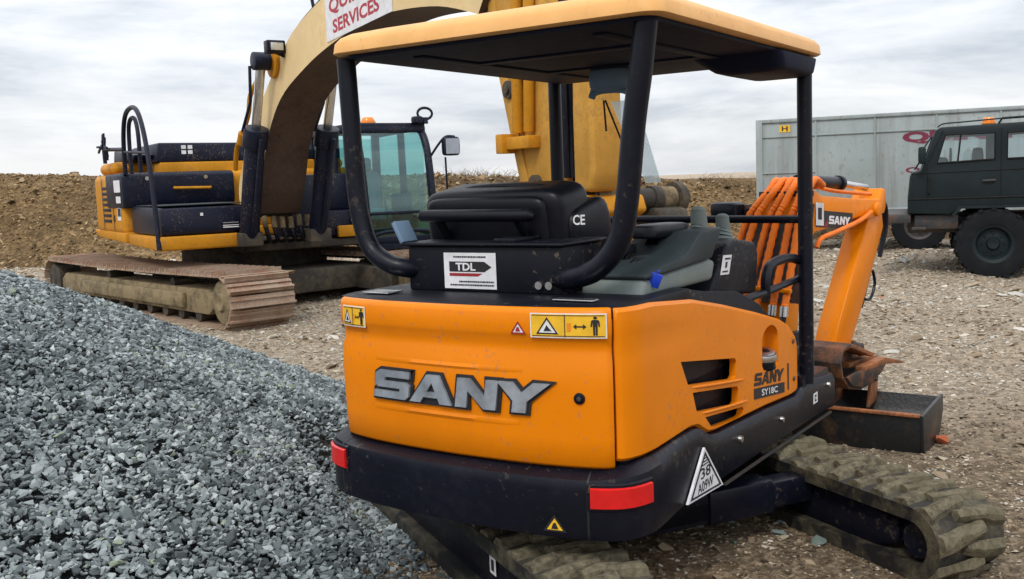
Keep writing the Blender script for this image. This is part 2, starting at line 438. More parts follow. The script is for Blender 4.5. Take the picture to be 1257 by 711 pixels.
def poly_on(mb, pts, fn, off, mi=0, th=.001):
    n = len(pts)
    if fn in CURVED and n == 4 and pts[0][0] == pts[3][0] and pts[1][0] == pts[2][0] and abs(pts[1][0] - pts[0][0]) > .03:
        k = int(math.ceil(abs(pts[1][0] - pts[0][0]) / .02)); vs = []      # follow the bend of the panel
        for i in range(k + 1):
            t = i / k; u = pts[0][0] + (pts[1][0] - pts[0][0]) * t; va = pts[0][1] + (pts[1][1] - pts[0][1]) * t; vb = pts[3][1] + (pts[2][1] - pts[3][1]) * t
            vs += [(u, va, off), (u, vb, off), (u, va, off - th), (u, vb, off - th)]
        fs = [(4 * i, 4 * i + 4, 4 * i + 5, 4 * i + 1) for i in range(k)] + [(4 * i + 2, 4 * i + 3, 4 * i + 7, 4 * i + 6) for i in range(k)]
        fs += [(4 * i, 4 * i + 2, 4 * i + 6, 4 * i + 4) for i in range(k)] + [(4 * i + 1, 4 * i + 5, 4 * i + 7, 4 * i + 3) for i in range(k)]
        fs += [(0, 1, 3, 2), (4 * k, 4 * k + 2, 4 * k + 3, 4 * k + 1)]
        mb.mapped(vs, fs, fn, mi); return
    vs = [(x, y, off - th) for x, y in pts] + [(x, y, off) for x, y in pts]
    mb.mapped(vs, [tuple(range(n, 2 * n)), tuple(range(n - 1, -1, -1))] + [(i, (i + 1) % n, (i + 1) % n + n, i + n) for i in range(n)], fn, mi)
def rect(u0, v0, u1, v1): return [(u0, v0), (u1, v0), (u1, v1), (u0, v1)]
def ring_tri(mb, c, w, h, t, fn, off, mi):
    """triangle outline as three strips"""
    A, B, Cc = Vector((c[0] - w / 2, c[1])), Vector((c[0] + w / 2, c[1])), Vector((c[0], c[1] + h))
    g = (A + B + Cc) / 3; k = 1 - t
    a, b, d = g + (A - g) * k, g + (B - g) * k, g + (Cc - g) * k
    for p, q, r, s_ in ((A, B, b, a), (B, Cc, d, b), (Cc, A, a, d)):
        poly_on(mb, [tuple(p), tuple(q), tuple(r), tuple(s_)], fn, off, mi)
def man(mb, c, s, fn, off, mi):
    x, y = c
    pts = [(-.09, 0), (-.01, 0), (-.01, .45), (.01, .45), (.01, 0), (.09, 0), (.1, .5), (.1, .72), (.14, .45), (.2, .47), (.17, .78), (.1, .84), (-.1, .84), (-.17, .78), (-.2, .47), (-.14, .45), (-.1, .72), (-.1, .5)]
    poly_on(mb, [(x + a * s * 1.25, y + b * s) for a, b in pts], fn, off, mi)
    poly_on(mb, [(x + .085 * s * math.cos(t * math.pi / 5) * 1.2, y + .94 * s + .075 * s * math.sin(t * math.pi / 5)) for t in range(10)], fn, off, mi)
def arrow2(mb, c, w, h, fn, off, mi):
    x, y = c
    poly_on(mb, [(x - w / 2, y), (x - w / 4, y - h / 2), (x - w / 4, y - h * .13), (x + w / 4, y - h * .13), (x + w / 4, y - h / 2), (x + w / 2, y), (x + w / 4, y + h / 2), (x + w / 4, y + h * .13), (x - w / 4, y + h * .13), (x - w / 4, y + h / 2)], fn, off, mi)

# ------------------------------------------------------------------ world, sun, camera
w = bpy.data.worlds.new('World'); scene.world = w; w.use_nodes = True
nt = w.node_tree; nt.nodes.clear()
SUN_AZ, SUN_EL = R_(200), R_(48)        # azimuth clockwise from +Y
out = nt.nodes.new('ShaderNodeOutputWorld'); mixs = nt.nodes.new('ShaderNodeMixShader')
bg1 = nt.nodes.new('ShaderNodeBackground'); bg2 = nt.nodes.new('ShaderNodeBackground')
sky = nt.nodes.new('ShaderNodeTexSky'); sky.sky_type = 'NISHITA'; sky.sun_disc = False
sky.sun_elevation = SUN_EL; sky.sun_rotation = SUN_AZ
nt.links.new(sky.outputs[0], bg1.inputs[0]); bg1.inputs[1].default_value = .12
tc = nt.nodes.new('ShaderNodeTexCoord')
sep = nt.nodes.new('ShaderNodeSeparateXYZ'); nt.links.new(tc.outputs['Generated'], sep.inputs[0])
mp = nt.nodes.new('ShaderNodeMapping'); mp.inputs['Scale'].default_value = (1.5, 1.5, 7.5); nt.links.new(tc.outputs['Generated'], mp.inputs[0])
n1 = tex_noise(nt, 1.7, 7, .56, mp.outputs[0], .35); n2 = tex_noise(nt, 4.6, 6, .6, mp.outputs[0], .5)
ad = nt.nodes.new('ShaderNodeMath'); ad.operation = 'MULTIPLY_ADD'; ad.inputs[1].default_value = .35
nt.links.new(n2.outputs[0], ad.inputs[0]); nt.links.new(n1.outputs[0], ad.inputs[2])
cl = ramp(nt, ad.outputs[0], [(.44, (.46, .50, .59)), (.55, (.62, .655, .72)), (.64, (.79, .815, .86)), (.76, (.97, .98, 1.0))])
mz = nt.nodes.new('ShaderNodeMath'); mz.operation = 'MAXIMUM'; nt.links.new(sep.outputs[2], mz.inputs[0]); mz.inputs[1].default_value = 0
g2 = nt.nodes.new('ShaderNodeMath'); g2.operation = 'MULTIPLY_ADD'; nt.links.new(mz.outputs[0], g2.inputs[0]); g2.inputs[1].default_value = 1.35; g2.inputs[2].default_value = .98
vm = nt.nodes.new('ShaderNodeVectorMath'); vm.operation = 'SCALE'
nt.links.new(cl, vm.inputs[0]); nt.links.new(g2.outputs[0], vm.inputs[3])
nt.links.new(vm.outputs[0], bg2.inputs[0]); bg2.inputs[1].default_value = 1.
mixs.inputs[0].default_value = .88
nt.links.new(bg1.outputs[0], mixs.inputs[1]); nt.links.new(bg2.outputs[0], mixs.inputs[2]); nt.links.new(mixs.outputs[0], out.inputs[0])

sl = bpy.data.lights.new('sun', 'SUN'); sl.energy = 1.5; sl.angle = R_(12); sl.color = (1, .96, .9)
so = bpy.data.objects.new('sun', sl); COL.objects.link(so)
sd = Vector((math.sin(SUN_AZ) * math.cos(SUN_EL), math.cos(SUN_AZ) * math.cos(SUN_EL), math.sin(SUN_EL)))
so.rotation_euler = sd.to_track_quat('Z', 'Y').to_euler()

F, PIT, ROL, HC = 1233., R_(6.2166), R_(-2.2153), 1.6993
cam = bpy.data.cameras.new('camera'); co = bpy.data.objects.new('camera', cam); COL.objects.link(co)
cam.sensor_width = 36; cam.lens = 36 * F / 1257; cam.clip_end = 3000; cam.clip_start = .05
fwd = Vector((0, math.cos(PIT), -math.sin(PIT))); upv = Vector((0, math.sin(PIT), math.cos(PIT))); rt = Vector((1, 0, 0))
Rv = math.cos(ROL) * rt + math.sin(ROL) * upv; Uv = -math.sin(ROL) * rt + math.cos(ROL) * upv
mw = Matrix((Rv, Uv, -fwd)).transposed().to_4x4(); mw.translation = (0, 0, HC)
co.matrix_world = mw
scene.camera = co
scene.view_settings.view_transform = 'Standard'; scene.view_settings.look = 'None'
scene.view_settings.exposure = 0; scene.view_settings.gamma = 1
scene.cycles.max_bounces = 8; scene.cycles.transparent_max_bounces = 12

# ------------------------------------------------------------------ ground
def nz(x, y, s, seed=0): return noise.noise(Vector((x * s + seed, y * s - seed * .7, seed * 1.3)))
def sm(a, b, x):
    t = min(1, max(0, (x - a) / (b - a))); return t * t * (3 - 2 * t)
def gh(x, y):
    z = .035 * nz(x, y, .8, 3) + .03 * nz(x, y, 2.3, 9) + .012 * nz(x, y, 7, 5)
    flatm = 1 - .75 * math.exp(-((x - .6) ** 2 + (y - 4.9) ** 2) / 4)
    z *= flatm
    for c0 in (4.1, 5.9):                                           # wheel ruts across the yard
        d = x - c0 - .25 * (y - 8) - .3 * math.sin(y * .35)
        z += sm(6.5, 8, y) * (-.05 * math.exp(-(d / .32) ** 2) + .03 * math.exp(-((abs(d) - .55) / .2) ** 2))
    z += .18 * sm(14, 19, y) * sm(2, -6, x)
    z += .10 * math.exp(-((x - 7.9) ** 2 / 1.5 + (y - 17.6) ** 2 / .8))     # gravel lip in front of the trailer wheel
    return z
def gridmesh(xs, ys, fn):
    X, Y = np.meshgrid(xs, ys); Z = np.array([[fn(x, y) for x in xs] for y in ys])
    vs = np.stack([X.ravel(), Y.ravel(), Z.ravel()], 1); nx, ny = len(xs), len(ys)
    fs = [(j * nx + i, j * nx + i + 1, (j + 1) * nx + i + 1, (j + 1) * nx + i) for j in range(ny - 1) for i in range(nx - 1)]
    b = MB(); b.v = [tuple(v) for v in vs]; b.f = fs; b.m = [0] * len(fs); return b
xs = np.concatenate([[-900, -300, -120, -60, -40, -30, -24], np.arange(-20, -6, .5), np.arange(-6, 7, .13), np.arange(7, 20, .45), [24, 30, 45, 70, 130, 300, 900]])
ys = np.concatenate([[-300, -80, -30, -12, -5], np.arange(-2, 2, .4), np.arange(2, 10, .12), np.arange(10, 34, .4), [38, 45, 60, 90, 150, 300, 600, 1500]])
def gfar(x, y):
    if -22 < x < 22 and -4 < y < 34: return gh(x, y)
    return 0
kind(gridmesh(xs, ys, gfar).build('ground', M['ground'], angle=80), 'structure')

def bh(x, y):
    """spoil bank along the back of the yard"""
    foot = 20.8 + .9 * nz(x, 0, .22, 2) + (1.6 if x > 0 else 0) * sm(0, 5, x)
    top = 2.28 - .042 * (x + 12) + .14 * nz(x, 0, .35, 8) + .05 * nz(x, y, 1.4, 4)
    t = sm(foot, foot + 5.2, y); t = t * (1 - .15 * sm(foot + 9, foot + 16, y))
    return -.12 + (top + .12) * t + (.22 * nz(x, y, .8, 6) + .12 * nz(x, y, 2.1, 7)) * t * (1 - .8 * sm(foot + 4.2, foot + 5.4, y))
bx = np.concatenate([np.arange(-60, -20, 2.), np.arange(-20, 14, .3), np.arange(14, 60, 2.)])
by = np.concatenate([np.arange(18.5, 30, .28), np.arange(30, 60, 2.5)])
kind(gridmesh(bx, by, bh).build('spoil_bank', M['berm'], angle=80), 'structure', 'long bank of brown excavated soil and rubble behind the machines', 'bank')

# ------------------------------------------------------------------ loose stone
def stone_protos(n, pts, squash):
    out = []
    for k in range(n):
        bm = bmesh.new()
        for i in range(pts):
            v = Vector(RNG.normal(size=3)).normalized() * RNG.uniform(.8, 1.05)
            bm.verts.new((v.x * RNG.uniform(.95, 1.05), v.y * squash[0], v.z * squash[1]))
        r = bmesh.ops.convex_hull(bm, input=bm.verts)
        junk = list({v for v in r['geom_interior'] if isinstance(v, bmesh.types.BMVert)})
        if junk: bmesh.ops.delete(bm, geom=junk, context='VERTS')
        bmesh.ops.triangulate(bm, faces=bm.faces)
        bm.verts.ensure_lookup_table(); bm.verts.index_update()
        out.append((np.array([v.co[:] for v in bm.verts]), np.array([[v.index for v in f.verts] for f in bm.faces]))); bm.free()
    return out
def scatter(name, P, size, tone, mat, protos, tilt=.5, lift=.25):
    """one mesh of many separate stones; P (n,3) points, size (n,)"""
    V, Fc, T = [], [], []; o = 0; n = len(P)
    ang = RNG.uniform(0, 2 * np.pi, n); tx = RNG.normal(0, tilt, n); ty = RNG.normal(0, tilt, n); pk = RNG.integers(0, len(protos), n)
    for i in range(n):
        v, f = protos[pk[i]]
        ca, sa = np.cos(ang[i]), np.sin(ang[i]); cx, sx = np.cos(tx[i]), np.sin(tx[i]); cy, sy = np.cos(ty[i]), np.sin(ty[i])
        Rz = np.array([[ca, -sa, 0], [sa, ca, 0], [0, 0, 1]]); Rx = np.array([[1, 0, 0], [0, cx, -sx], [0, sx, cx]]); Ry = np.array([[cy, 0, sy], [0, 1, 0], [-sy, 0, cy]])
        q = v @ (Rz @ Rx @ Ry).T * size[i] + P[i] + [0, 0, size[i] * lift]
        V.append(q); Fc.append(f + o); o += len(v); T.append(np.full(len(v), tone[i]))
    V = np.concatenate(V); Fc = np.concatenate(Fc); T = np.concatenate(T)
    me = bpy.data.meshes.new(name)
    me.vertices.add(len(V)); me.vertices.foreach_set('co', V.ravel().astype(np.float32))
    me.loops.add(Fc.size); me.loops.foreach_set('vertex_index', Fc.ravel().astype(np.int32))
    me.polygons.add(len(Fc)); me.polygons.foreach_set('loop_start', np.arange(0, Fc.size, 3, dtype=np.int32))
    me.update(calc_edges=True)
    a = me.attributes.new('tone', 'FLOAT', 'POINT'); a.data.foreach_set('value', T.astype(np.float32))
    me.materials.append(mat); me.validate(); me.shade_flat()
    ob = bpy.data.objects.new(name, me); COL.objects.link(ob); return ob

def heap(x, y):
    r = math.hypot(x + 6, y - 5.5)
    rr = 5.5 + .10 * nz(x, y, .9, 21)
    d = rr - r
    z = 2.5 / 5.5 * d
    z = z if d > .35 else (2.5 / 5.5) * .35 * max(0, (d + .35) / .7) ** 2 if d > -.35 else -.2
    ty = (x - .5015) * .91 + (y - 4.8075) * .4147; tx = (x - .5015) * .4147 - (y - 4.8075) * .91
    k = 1 - sm(-1.33, -1.06, ty) * sm(-1.9, -1.35, tx)
    z = min(z, -.06 + (z + .06) * k)
    return z + (.045 * nz(x, y, 1.3, 31) + .02 * nz(x, y, 4, 33)) * sm(-.2, .5, d)
hx = np.arange(-9, .2, .11); hy = np.arange(.3, 9.5, .11)
hb = gridmesh(hx, hy, lambda x, y: heap(x, y) - .05 if heap(x, y) > -.15 else -.25)
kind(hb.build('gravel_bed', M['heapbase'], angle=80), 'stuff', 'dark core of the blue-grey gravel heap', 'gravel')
pr_g = stone_protos(22, 13, (.78, .50)); pts = []; szs = []
n_try = 125000
X = RNG.uniform(-6.2, .2, n_try); Y = RNG.uniform(2.2, 8.2, n_try)
for x, y in zip(X, Y):
    if x / y < -1.05: continue                     # well outside any view of the heap
    h = heap(x, y)
    if h < -.1: continue
    edge = 5.5 - math.hypot(x + 6, y - 5.5)
    if edge < 0 and random.random() > math.exp(edge * 7) * .8: continue
    pts.append((x, y, max(h, gh(x, y)))); szs.append(min(.052, .0098 + abs(RNG.normal(0, .0108))))
pts = np.array(pts); szs = np.array(szs)
kind(scatter('gravel', pts, szs, np.clip(RNG.beta(1.9, 2.1, len(pts)) + np.array([.22 * nz(p[0], p[1], .9, 50) + .16 * nz(p[0], p[1], 3, 51) for p in pts]), 0, 1), M['gravel'], pr_g, .55, .2), 'stuff', 'heap of crushed blue-grey stone sloping down from the left', 'gravel')

pr_r = stone_protos(18, 10, (.75, .48)); pr_f = stone_protos(18, 10, (.72, .34))
n = 80000
# even-ish coverage in the view: depth drawn so that nearer strips get more stones
Yr = 2.6 + 21 * RNG.uniform(0, 1, n) ** 1.7; Xr = RNG.uniform(-.58, .60, n) * Yr
P = []; S = []; Tn = []
for x, y in zip(Xr, Yr):
    if math.hypot(x + 6, y - 5.5) < 5.35: continue
    if bh(x, y) > gh(x, y) + .25 and y > 19: continue
    s = (.005 + .0021 * y) * (.45 + abs(RNG.normal(0, .45)))
    if RNG.uniform() < .018: s *= 3.0
    P.append((x, y, gh(x, y))); S.append(min(s, .15))
    pt = nz(x, y, .5, 40)
    Tn.append(np.clip(RNG.beta(2, 2.2) + .30 * pt + .16 * nz(x, y, 1.7, 41) + (-.08 + .24 * sm(5, 8.5, y + 1.5 * nz(x, y, .6, 60))), 0, .999 if RNG.uniform() < .03 else .95))
kind(scatter('ground_rubble', np.array(P), np.array(S), np.array(Tn), M['rubble'], pr_f, .22, .08), 'stuff', 'loose stones and broken hardcore strewn over the yard', 'rubble')

n = 15000
Xb = RNG.uniform(-17, 9, n); Yb = RNG.uniform(19.5, 27.5, n); P = []; S = []
for x, y in zip(Xb, Yb):
    if bh(x, y) < gh(x, y): continue
    P.append((x, y, bh(x, y))); S.append(.018 + abs(RNG.normal(0, .032)) * (2.4 if RNG.uniform() < .04 else 1))
kind(scatter('bank_rubble', np.array(P), np.minimum(S, .24), RNG.beta(2, 2, len(P)), M['bermstone'], pr_r, .5, .2), 'stuff', 'stones and clods over the face of the soil bank', 'rubble')
P = [];S = []
for (x, y, s) in [(1.42, 4.62, .05), (1.60, 4.52, .045), (1.20, 4.52, .05), (1.34, 4.40, .06), (1.02, 4.74, .035), (.86, 4.70, .04), (1.75, 4.38, .05), (.98, 4.46, .03), (1.5, 4.3, .04), (1.12, 4.84, .035), (1.25, 4.7, .03), (1.66, 4.7, .03)]:
    P.append((x, y, gh(x, y))); S.append(s * .8)
kind(scatter('loose_stone', np.array(P), np.array(S), RNG.beta(3, 2, len(P)), M['wetstone'], pr_g, .3, .3), 'stuff', 'larger green-grey stones lying in the shade under the small excavator', 'rubble')
b = MB()
for cx, cy, k in ((7.4, 27.0, 420), (6.0, 27.0, 160), (-.6, 26.6, 260)):
    for i in range(k):
        x = cx + RNG.normal(0, .5); y = cy + RNG.normal(0, .4); z = bh(x, y) - .05; h = RNG.uniform(.08, .30) * (1.3 if RNG.uniform() < .2 else 1)
        dx, dy = RNG.normal(0, .18, 2)
        b.tube([(x, y, z), (x + dx * .3, y + dy * .3, z + h * .6), (x + dx, y + dy, z + h)], [.004, .003, .0015], 4)
kind(b.build('dry_weeds', M['dryweed']), 'stuff', 'thin dry weeds along the crest of the soil bank', 'weeds')
b = MB()
v, f = stone_protos(1, 14, (.8, .8))[0]
b.add([(p[0] * .07, p[1] * .055, p[2] * .045) for p in v], [tuple(q) for q in f])
o = b.build('brick_piece', M['brick'], smooth=False); o.location = (2.60, 6.0, gh(2.6, 6) + .03); o.rotation_euler = (.2, .1, .7)
tag(o, 'broken piece of orange-red brick beside the black ditching bucket', 'brick')

# ================================================================== MINI EXCAVATOR (local frame: +x forward, +y left, z up)
mini = thing('mini_excavator', 'small orange and black tracked excavator with an open posted canopy and clean paint', 'excavator', (.5015, 4.8075, 0), 56.34)
half = [(-1.318, 0), (-1.311, -.2), (-1.294, -.38), (-1.266, -.52), (-1.238, -.60), (-1.200, -.645), (-1.12, -.668), (-1.02, -.671), (-.5, -.666), (.2, -.664), (.8, -.664), (1.26, -.664)]
hp = [Vector((p[0], p[1])) for p in half]
hs = catmull([(p.x, p.y, 0) for p in hp], 10)
full = [Vector((p.x, -p.y * 1.05)) for p in reversed(hs)][:-1] + [Vector((p.x, p.y)) for p in hs]
acc = [0]
for i in range(1, len(full)): acc.append(acc[-1] + (full[i] - full[i - 1]).length)
mid = acc[len(full) // 2]; acc = [a - mid for a in acc]
def outl(s, off=0):
    """point on the house outline at arc length s (0 = rear centre, + = machine's right side)"""
    s = max(acc[0] + 1e-6, min(acc[-1] - 1e-6, s))
    import bisect
    i = min(max(bisect.bisect(acc, s) - 1, 0), len(full) - 2)
    t = (s - acc[i]) / (acc[i + 1] - acc[i])
    def tang(k):
        a = full[max(k - 1, 0)]; c = full[min(k + 1, len(full) - 1)]; return (c - a).normalized()
    p = full[i].lerp(full[i + 1], t); d = tang(i).lerp(tang(i + 1), t).normalized()
    nrm = Vector((d.y, -d.x))
    if nrm.dot(p - Vector((0, 0))) < 0: nrm = -nrm
    return p + nrm * off
def s_at_x(x):           # arc length on the right side for a given x
    lo, hi = 0.2, acc[-1]
    for _ in range(50):
        m_ = (lo + hi) / 2
        if outl(m_).x < x: lo = m_
        else: hi = m_
    return lo
def s_at_y(y):
    lo, hi = (-1.0, 1.0)
    for _ in range(50):
        m_ = (lo + hi) / 2
        if outl(m_).y > y: lo = m_
        else: hi = m_
    return lo
def hfn(s, z, off):
    p = outl(s, off); return Vector((p.x, p.y, z))
CURVED.add(hfn)
def interp(tab, x):
    if x <= tab[0][0]: return tab[0][1]
    for (a, b_), (c, d) in zip(tab, tab[1:]):
        if x <= c: return b_ + (d - b_) * (x - a) / (c - a)
    return tab[-1][1]
def shell(mb, ss, rows_fn, thick=.03, mi=0):
    """closed sheet over the outline: rows_fn(s) -> list of (z, off)"""
    G = [[hfn(s, z, o) for z, o in rows_fn(s)] for s in ss]
    H = [[hfn(s, z, o - thick) for z, o in rows_fn(s)] for s in ss]
    m_, k = len(ss), len(G[0]); vs = [p for g in G for p in g] + [p for g in H for p in g]; N = m_ * k
    fs = []
    for i in range(m_ - 1):
        for j in range(k - 1):
            a = i * k + j
            fs += [(a, a + k, a + k + 1, a + 1), (N + a, N + a + 1, N + a + k + 1, N + a + k)]
    for i in range(m_ - 1):
        for j in (0, k - 1):
            a = i * k + j; fs.append((a, a + k, N + a + k, N + a))
    for j in range(k - 1):
        for i in (0, m_ - 1):
            a = i * k + j; fs.append((a, a + 1, N + a + 1, N + a))
    mb.add(vs, fs, mi)

# ---- rear door
sR, sL = s_at_y(-.622), s_at_y(.64)
zt, zb = 1.247, .672
def door_rows(s):
    e = min(1, (sR - s) / .03, (s - sL) / .03); e = max(0, e); ro = -.012 * (1 - e) ** 2
    return [(zb, -.012 + ro), (zb + .012, 0 + ro), (.78, .004 + ro), (.95, .008 + ro), (1.05, .005 + ro), (1.085, -.008 + ro), (1.115, -.010 + ro), (1.145, .004 + ro), (1.16, .008 + ro), (zt - .022, .006 + ro), (zt - .006, .0 + ro), (zt, -.012 + ro)]
b = MB(); ss = [sL + (sR - sL) * i / 60 for i in range(61)]
ss = sorted(ss + [sL + .01, sL + .02, sR - .01, sR - .02])
shell(b, ss, door_rows)
# faint pressed line above and below the badge
for z0, u0, u1 in ((1.018, -.40, .30), (.825, -.42, .28)):
    vs = []; N = 24
    for i in range(N + 1):
        s = u0 + (u1 - u0) * i / N; k = math.sin(math.pi * i / N) ** .4
        vs += [hfn(s, z0 - .016, .0035), hfn(s, z0, .0075 + .004 * k), hfn(s, z0 + .016, .0035)]
    fs = [(3 * i + j, 3 * i + 3 + j, 3 * i + 4 + j, 3 * i + 1 + j) for i in range(N) for j in (0, 1)] + [(3 * i, 3 * i + 2, 3 * i + 5, 3 * i + 3) for i in range(N)]
    b.add(vs, fs)
door = b.build('rear_door', M['orange'], mini, angle=50)
b = MB(); put_logo(b, hfn, -.398, .868, .795, .110, .009, .016, 0, border=.10, shear=.12)
badge_back = b
put_logo(b, hfn, -.398, .868, .795, .110, .0165, .027, 1, shear=.12)
b.build('badge', [M['ink'], M['badge']], door, angle=30)
b = MB(); lp = hfn(.515, .928, 0); ln = (hfn(.515, .928, 1) - lp)
b.cyl(lp + ln * .0, lp + ln * .014, .022, .020, 24, 0); b.cyl(lp + ln * .014, lp + ln * .018, .011, .010, 16, 1)
b.build('lock', [M['black'], M['darksteel']], door, bevel=.003)
def warn_decal(parent, fn, u0, v0, w_, h_, wide=True):
    d = MB(); t = .004
    poly_on(d, rect(u0, v0, u0 + w_, v0 + h_), fn, .0100, 1)
    poly_on(d, rect(u0 + t, v0 + t, u0 + w_ - t, v0 + h_ - t), fn, .0112, 0)
    m_ = u0 + w_ * .47
    poly_on(d, rect(m_ - .0015, v0 + t, m_ + .0015, v0 + h_ - t), fn, .0124, 2)
    for q in (rect(u0 + t * 2, v0 + t * 1.6, u0 + w_ - t * 2, v0 + t * 2.2), rect(u0 + t * 2, v0 + h_ - t * 2.2, u0 + w_ - t * 2, v0 + h_ - t * 1.6)): poly_on(d, q, fn, .0124, 2)
    tw = h_ * .95 if wide else h_ * .6; cx = u0 + w_ * .235
    poly_on(d, [(cx - tw / 2, v0 + h_ * .18), (cx + tw / 2, v0 + h_ * .18), (cx, v0 + h_ * .80)], fn, .0124, 1)
    ring_tri(d, (cx, v0 + h_ * .16), tw, h_ * .68, .22, fn, .0136, 2)
    poly_on(d, [(cx - tw * .16, v0 + h_ * .28), (cx + tw * .20, v0 + h_ * .28), (cx + tw * .1, v0 + h_ * .38), (cx - tw * .02, v0 + h_ * .52), (cx - tw * .08, v0 + h_ * .40)], fn, .0136, 2)
    arrow2(d, (u0 + w_ * .665, v0 + h_ * .47), w_ * .17, h_ * .22, fn, .0124, 2)
    man(d, (u0 + w_ * .86, v0 + h_ * .13), h_ * .74, fn, .0124, 2)
    poly_on(d, rect(u0 + w_ * .50, v0 + h_ * .28, u0 + w_ * .55, v0 + h_ * .62), fn, .0124, 3)
    return d.build('warning_decal', [M['decal'], M['white'], M['ink'], M['amber']], parent, smooth=False)
warn_decal(door, hfn, .340, 1.142, .278, .088)
warn_decal(door, hfn, -.600, 1.135, .150, .084, False)['label'] = 'small yellow warning decal at the left end of the door'
d = MB(); poly_on(d, [(.262, 1.155), (.320, 1.155), (.291, 1.196)], hfn, .0105, 0); ring_tri(d, (.291, 1.153), .062, .045, .3, hfn, .0118, 1)
poly_on(d, [(.280, 1.161), (.300, 1.161), (.293, 1.178), (.286, 1.176)], hfn, .0118, 1)
d.build('warning_triangle', [M['white'], M['inkred']], door, smooth=False)

# ---- side panels
top_tab = [(-1.4, 1.247), (-1.0, 1.240), (-.62, 1.205), (-.3, 1.145), (.1, 1.06), (.42, .985), (.56, .935), (.64, .875), (.672, .80), (.68, .70)]
bot_tab = [(-1.4, .705), (-1.0, .690), (-.68, .700), (-.60, .690), (-.50, .640), (-.42, .628), (.2, .602), (.58, .578), (.66, .585), (.68, .62)]
sA, sB = sR + .010, s_at_x(.678)
def side_rows(s):
    x = outl(s).x; t, bt = interp(top_tab, x), interp(bot_tab, x); n_ = 12; rows = []
    for i in range(n_ + 1):
        f = i / n_; z = bt + (t - bt) * f; o = .003
        if f == 0 or f == 1: o = -.012
        rows.append((z, o))
    rows.insert(1, (bt + .012, .002)); rows.insert(-1, (t - .014, .001))
    e = max(0, min(1, (s - sA) / .025, (sB - s) / .02)); ro = -.012 * (1 - e) ** 2
    crease = -.010 * math.exp(-((outl(s).x + 1.2) / .5) ** 2)
    return [(z, o + ro + crease * math.exp(-((z - 1.09) / .022) ** 2)) for z, o in rows]
def build_side(mirror=False):
    b = MB(); ss = sorted({sA + (sB - sA) * (i / 70) for i in range(71)} | {sA + .008, sA + .016, sB - .006, sB - .012, sB - .03, sB - .045})
    shell(b, list(ss), side_rows)
    if mirror: b.v = [(x, -y, z) for x, y, z in b.v]
    o = b.build('side_panel', M['orange'], mini, angle=50)
    return o
side = build_side()
# louvre openings and the filler pocket, cut right through the panel
YS = -.664
vents = [[(-.765, .985), (-.19, .902), (-.175, .880), (-.185, .822), (-.21, .812), (-.66, .872), (-.70, .882)],
         [(-.655, .842), (-.17, .775), (-.155, .755), (-.165, .705), (-.19, .695), (-.585, .748), (-.62, .762)],
         [(-.53, .720), (-.11, .664), (-.095, .648), (-.105, .622), (-.13, .612), (-.44, .646), (-.47, .660)]]
vents = [[(x, z - .004) for x, z in v_] for v_ in vents[:2]] + [[(-.53, .712), (-.11, .667), (-.096, .652), (-.104, .632), (-.125, .622), (-.42, .647), (-.47, .660)]]
c = MB()
for v_ in vents: c.prism(v_, -.8, -.6)
boolean_cut(side, c)
pocket = [(.262 + .112 * math.cos(t), .905 + .072 * math.sin(t)) for t in [i * math.pi / 12 for i in range(13)]] + [(.15, .80), (.175, .775), (.345, .762), (.374, .78)]
c = MB(); c.prism(pocket, -.8, -.6); boolean_cut(side, c)
b = MB()
cxp = sum(p[0] for p in pocket) / len(pocket); czp = sum(p[1] for p in pocket) / len(pocket)
n_ = len(pocket); g = [(p[0], -.652, p[1]) for p in pocket] + [(cxp + (p[0] - cxp) * .9, -.606, czp + (p[1] - czp) * .85) for p in pocket]
gi = [(cxp + (p[0] - cxp) * 1.06, -.650, czp + (p[1] - czp) * 1.06) for p in pocket]
b.add(g, [(i, (i + 1) % n_, (i + 1) % n_ + n_, i + n_) for i in range(n_)] + [tuple(range(n_, 2 * n_))])
b.build('filler_pocket', M['orange'], side, angle=40)
b = MB(); b.cyl((.250, -.636, .770), (.246, -.636, .822), .058, .056, 22, 0); b.cyl((.246, -.636, .822), (.240, -.642, .856), .066, .058, 22, 1); b.cyl((.253, -.644, .852), (.252, -.645, .858), .026, .024, 16, 0)
b.build('fuel_cap', [M['black'], M['rod']], side, bevel=.004)
b = MB()
for v_ in vents:
    xs_ = [p[0] for p in v_]; zs_ = [p[1] for p in v_]
    x0, x1, z0, z1 = min(xs_), max(xs_), min(zs_), max(zs_)
    b.span(x0 - .03, x1 + .03, -.606, -.602, z0 - .02, z1 + .02)
b.build('vent_mesh', M['blackrough'], side)
b = MB()
for (p, q, r) in (((-.67, .860), (-.09, .785), .006), ((-.56, .734), (-.05, .681), .006)):
    pts_ = [(p[0] + (q[0] - p[0]) * t, YS - .003 - .006 * math.sin(math.pi * min(1, t * 1.0)) , p[1] + (q[1] - p[1]) * t) for t in [i / 12 for i in range(13)]]
    b.tube(pts_, [.003] + [r] * 11 + [.003], 10)
b.each('louvre_rib', M['orange'], side)
sfn = plane_fn((0, YS - .0035, 0), (1, 0, -.115), (0, 0, 1))
def sidefn(u, v, o): return Vector((u, YS - .0035 - o, v - .115 * u))
b = MB(); put_logo(b, sidefn, .035, .733, .40, .058, 0, .002, 0, shear=.25)
poly_on(b, rect(.035, .672, .455, .722), sidefn, .002, 0); put_text(b, 'SY18C', sidefn, .13, .682, .22, .031, .0035, 1, .02)
poly_on(b, rect(.505, .680, .522, .812), sidefn, .002, 0)
b.build('model_plate', [M['ink'], M['white']], side, smooth=False)
b = MB()
for p in ((.59, .85), (.60, .66)):
    b.cyl((p[0], YS - .002, p[1]), (p[0], YS - .010, p[1]), .012, .011, 12)
b.each('bolt', M['darksteel'], side)
sl_ = build_side(True)

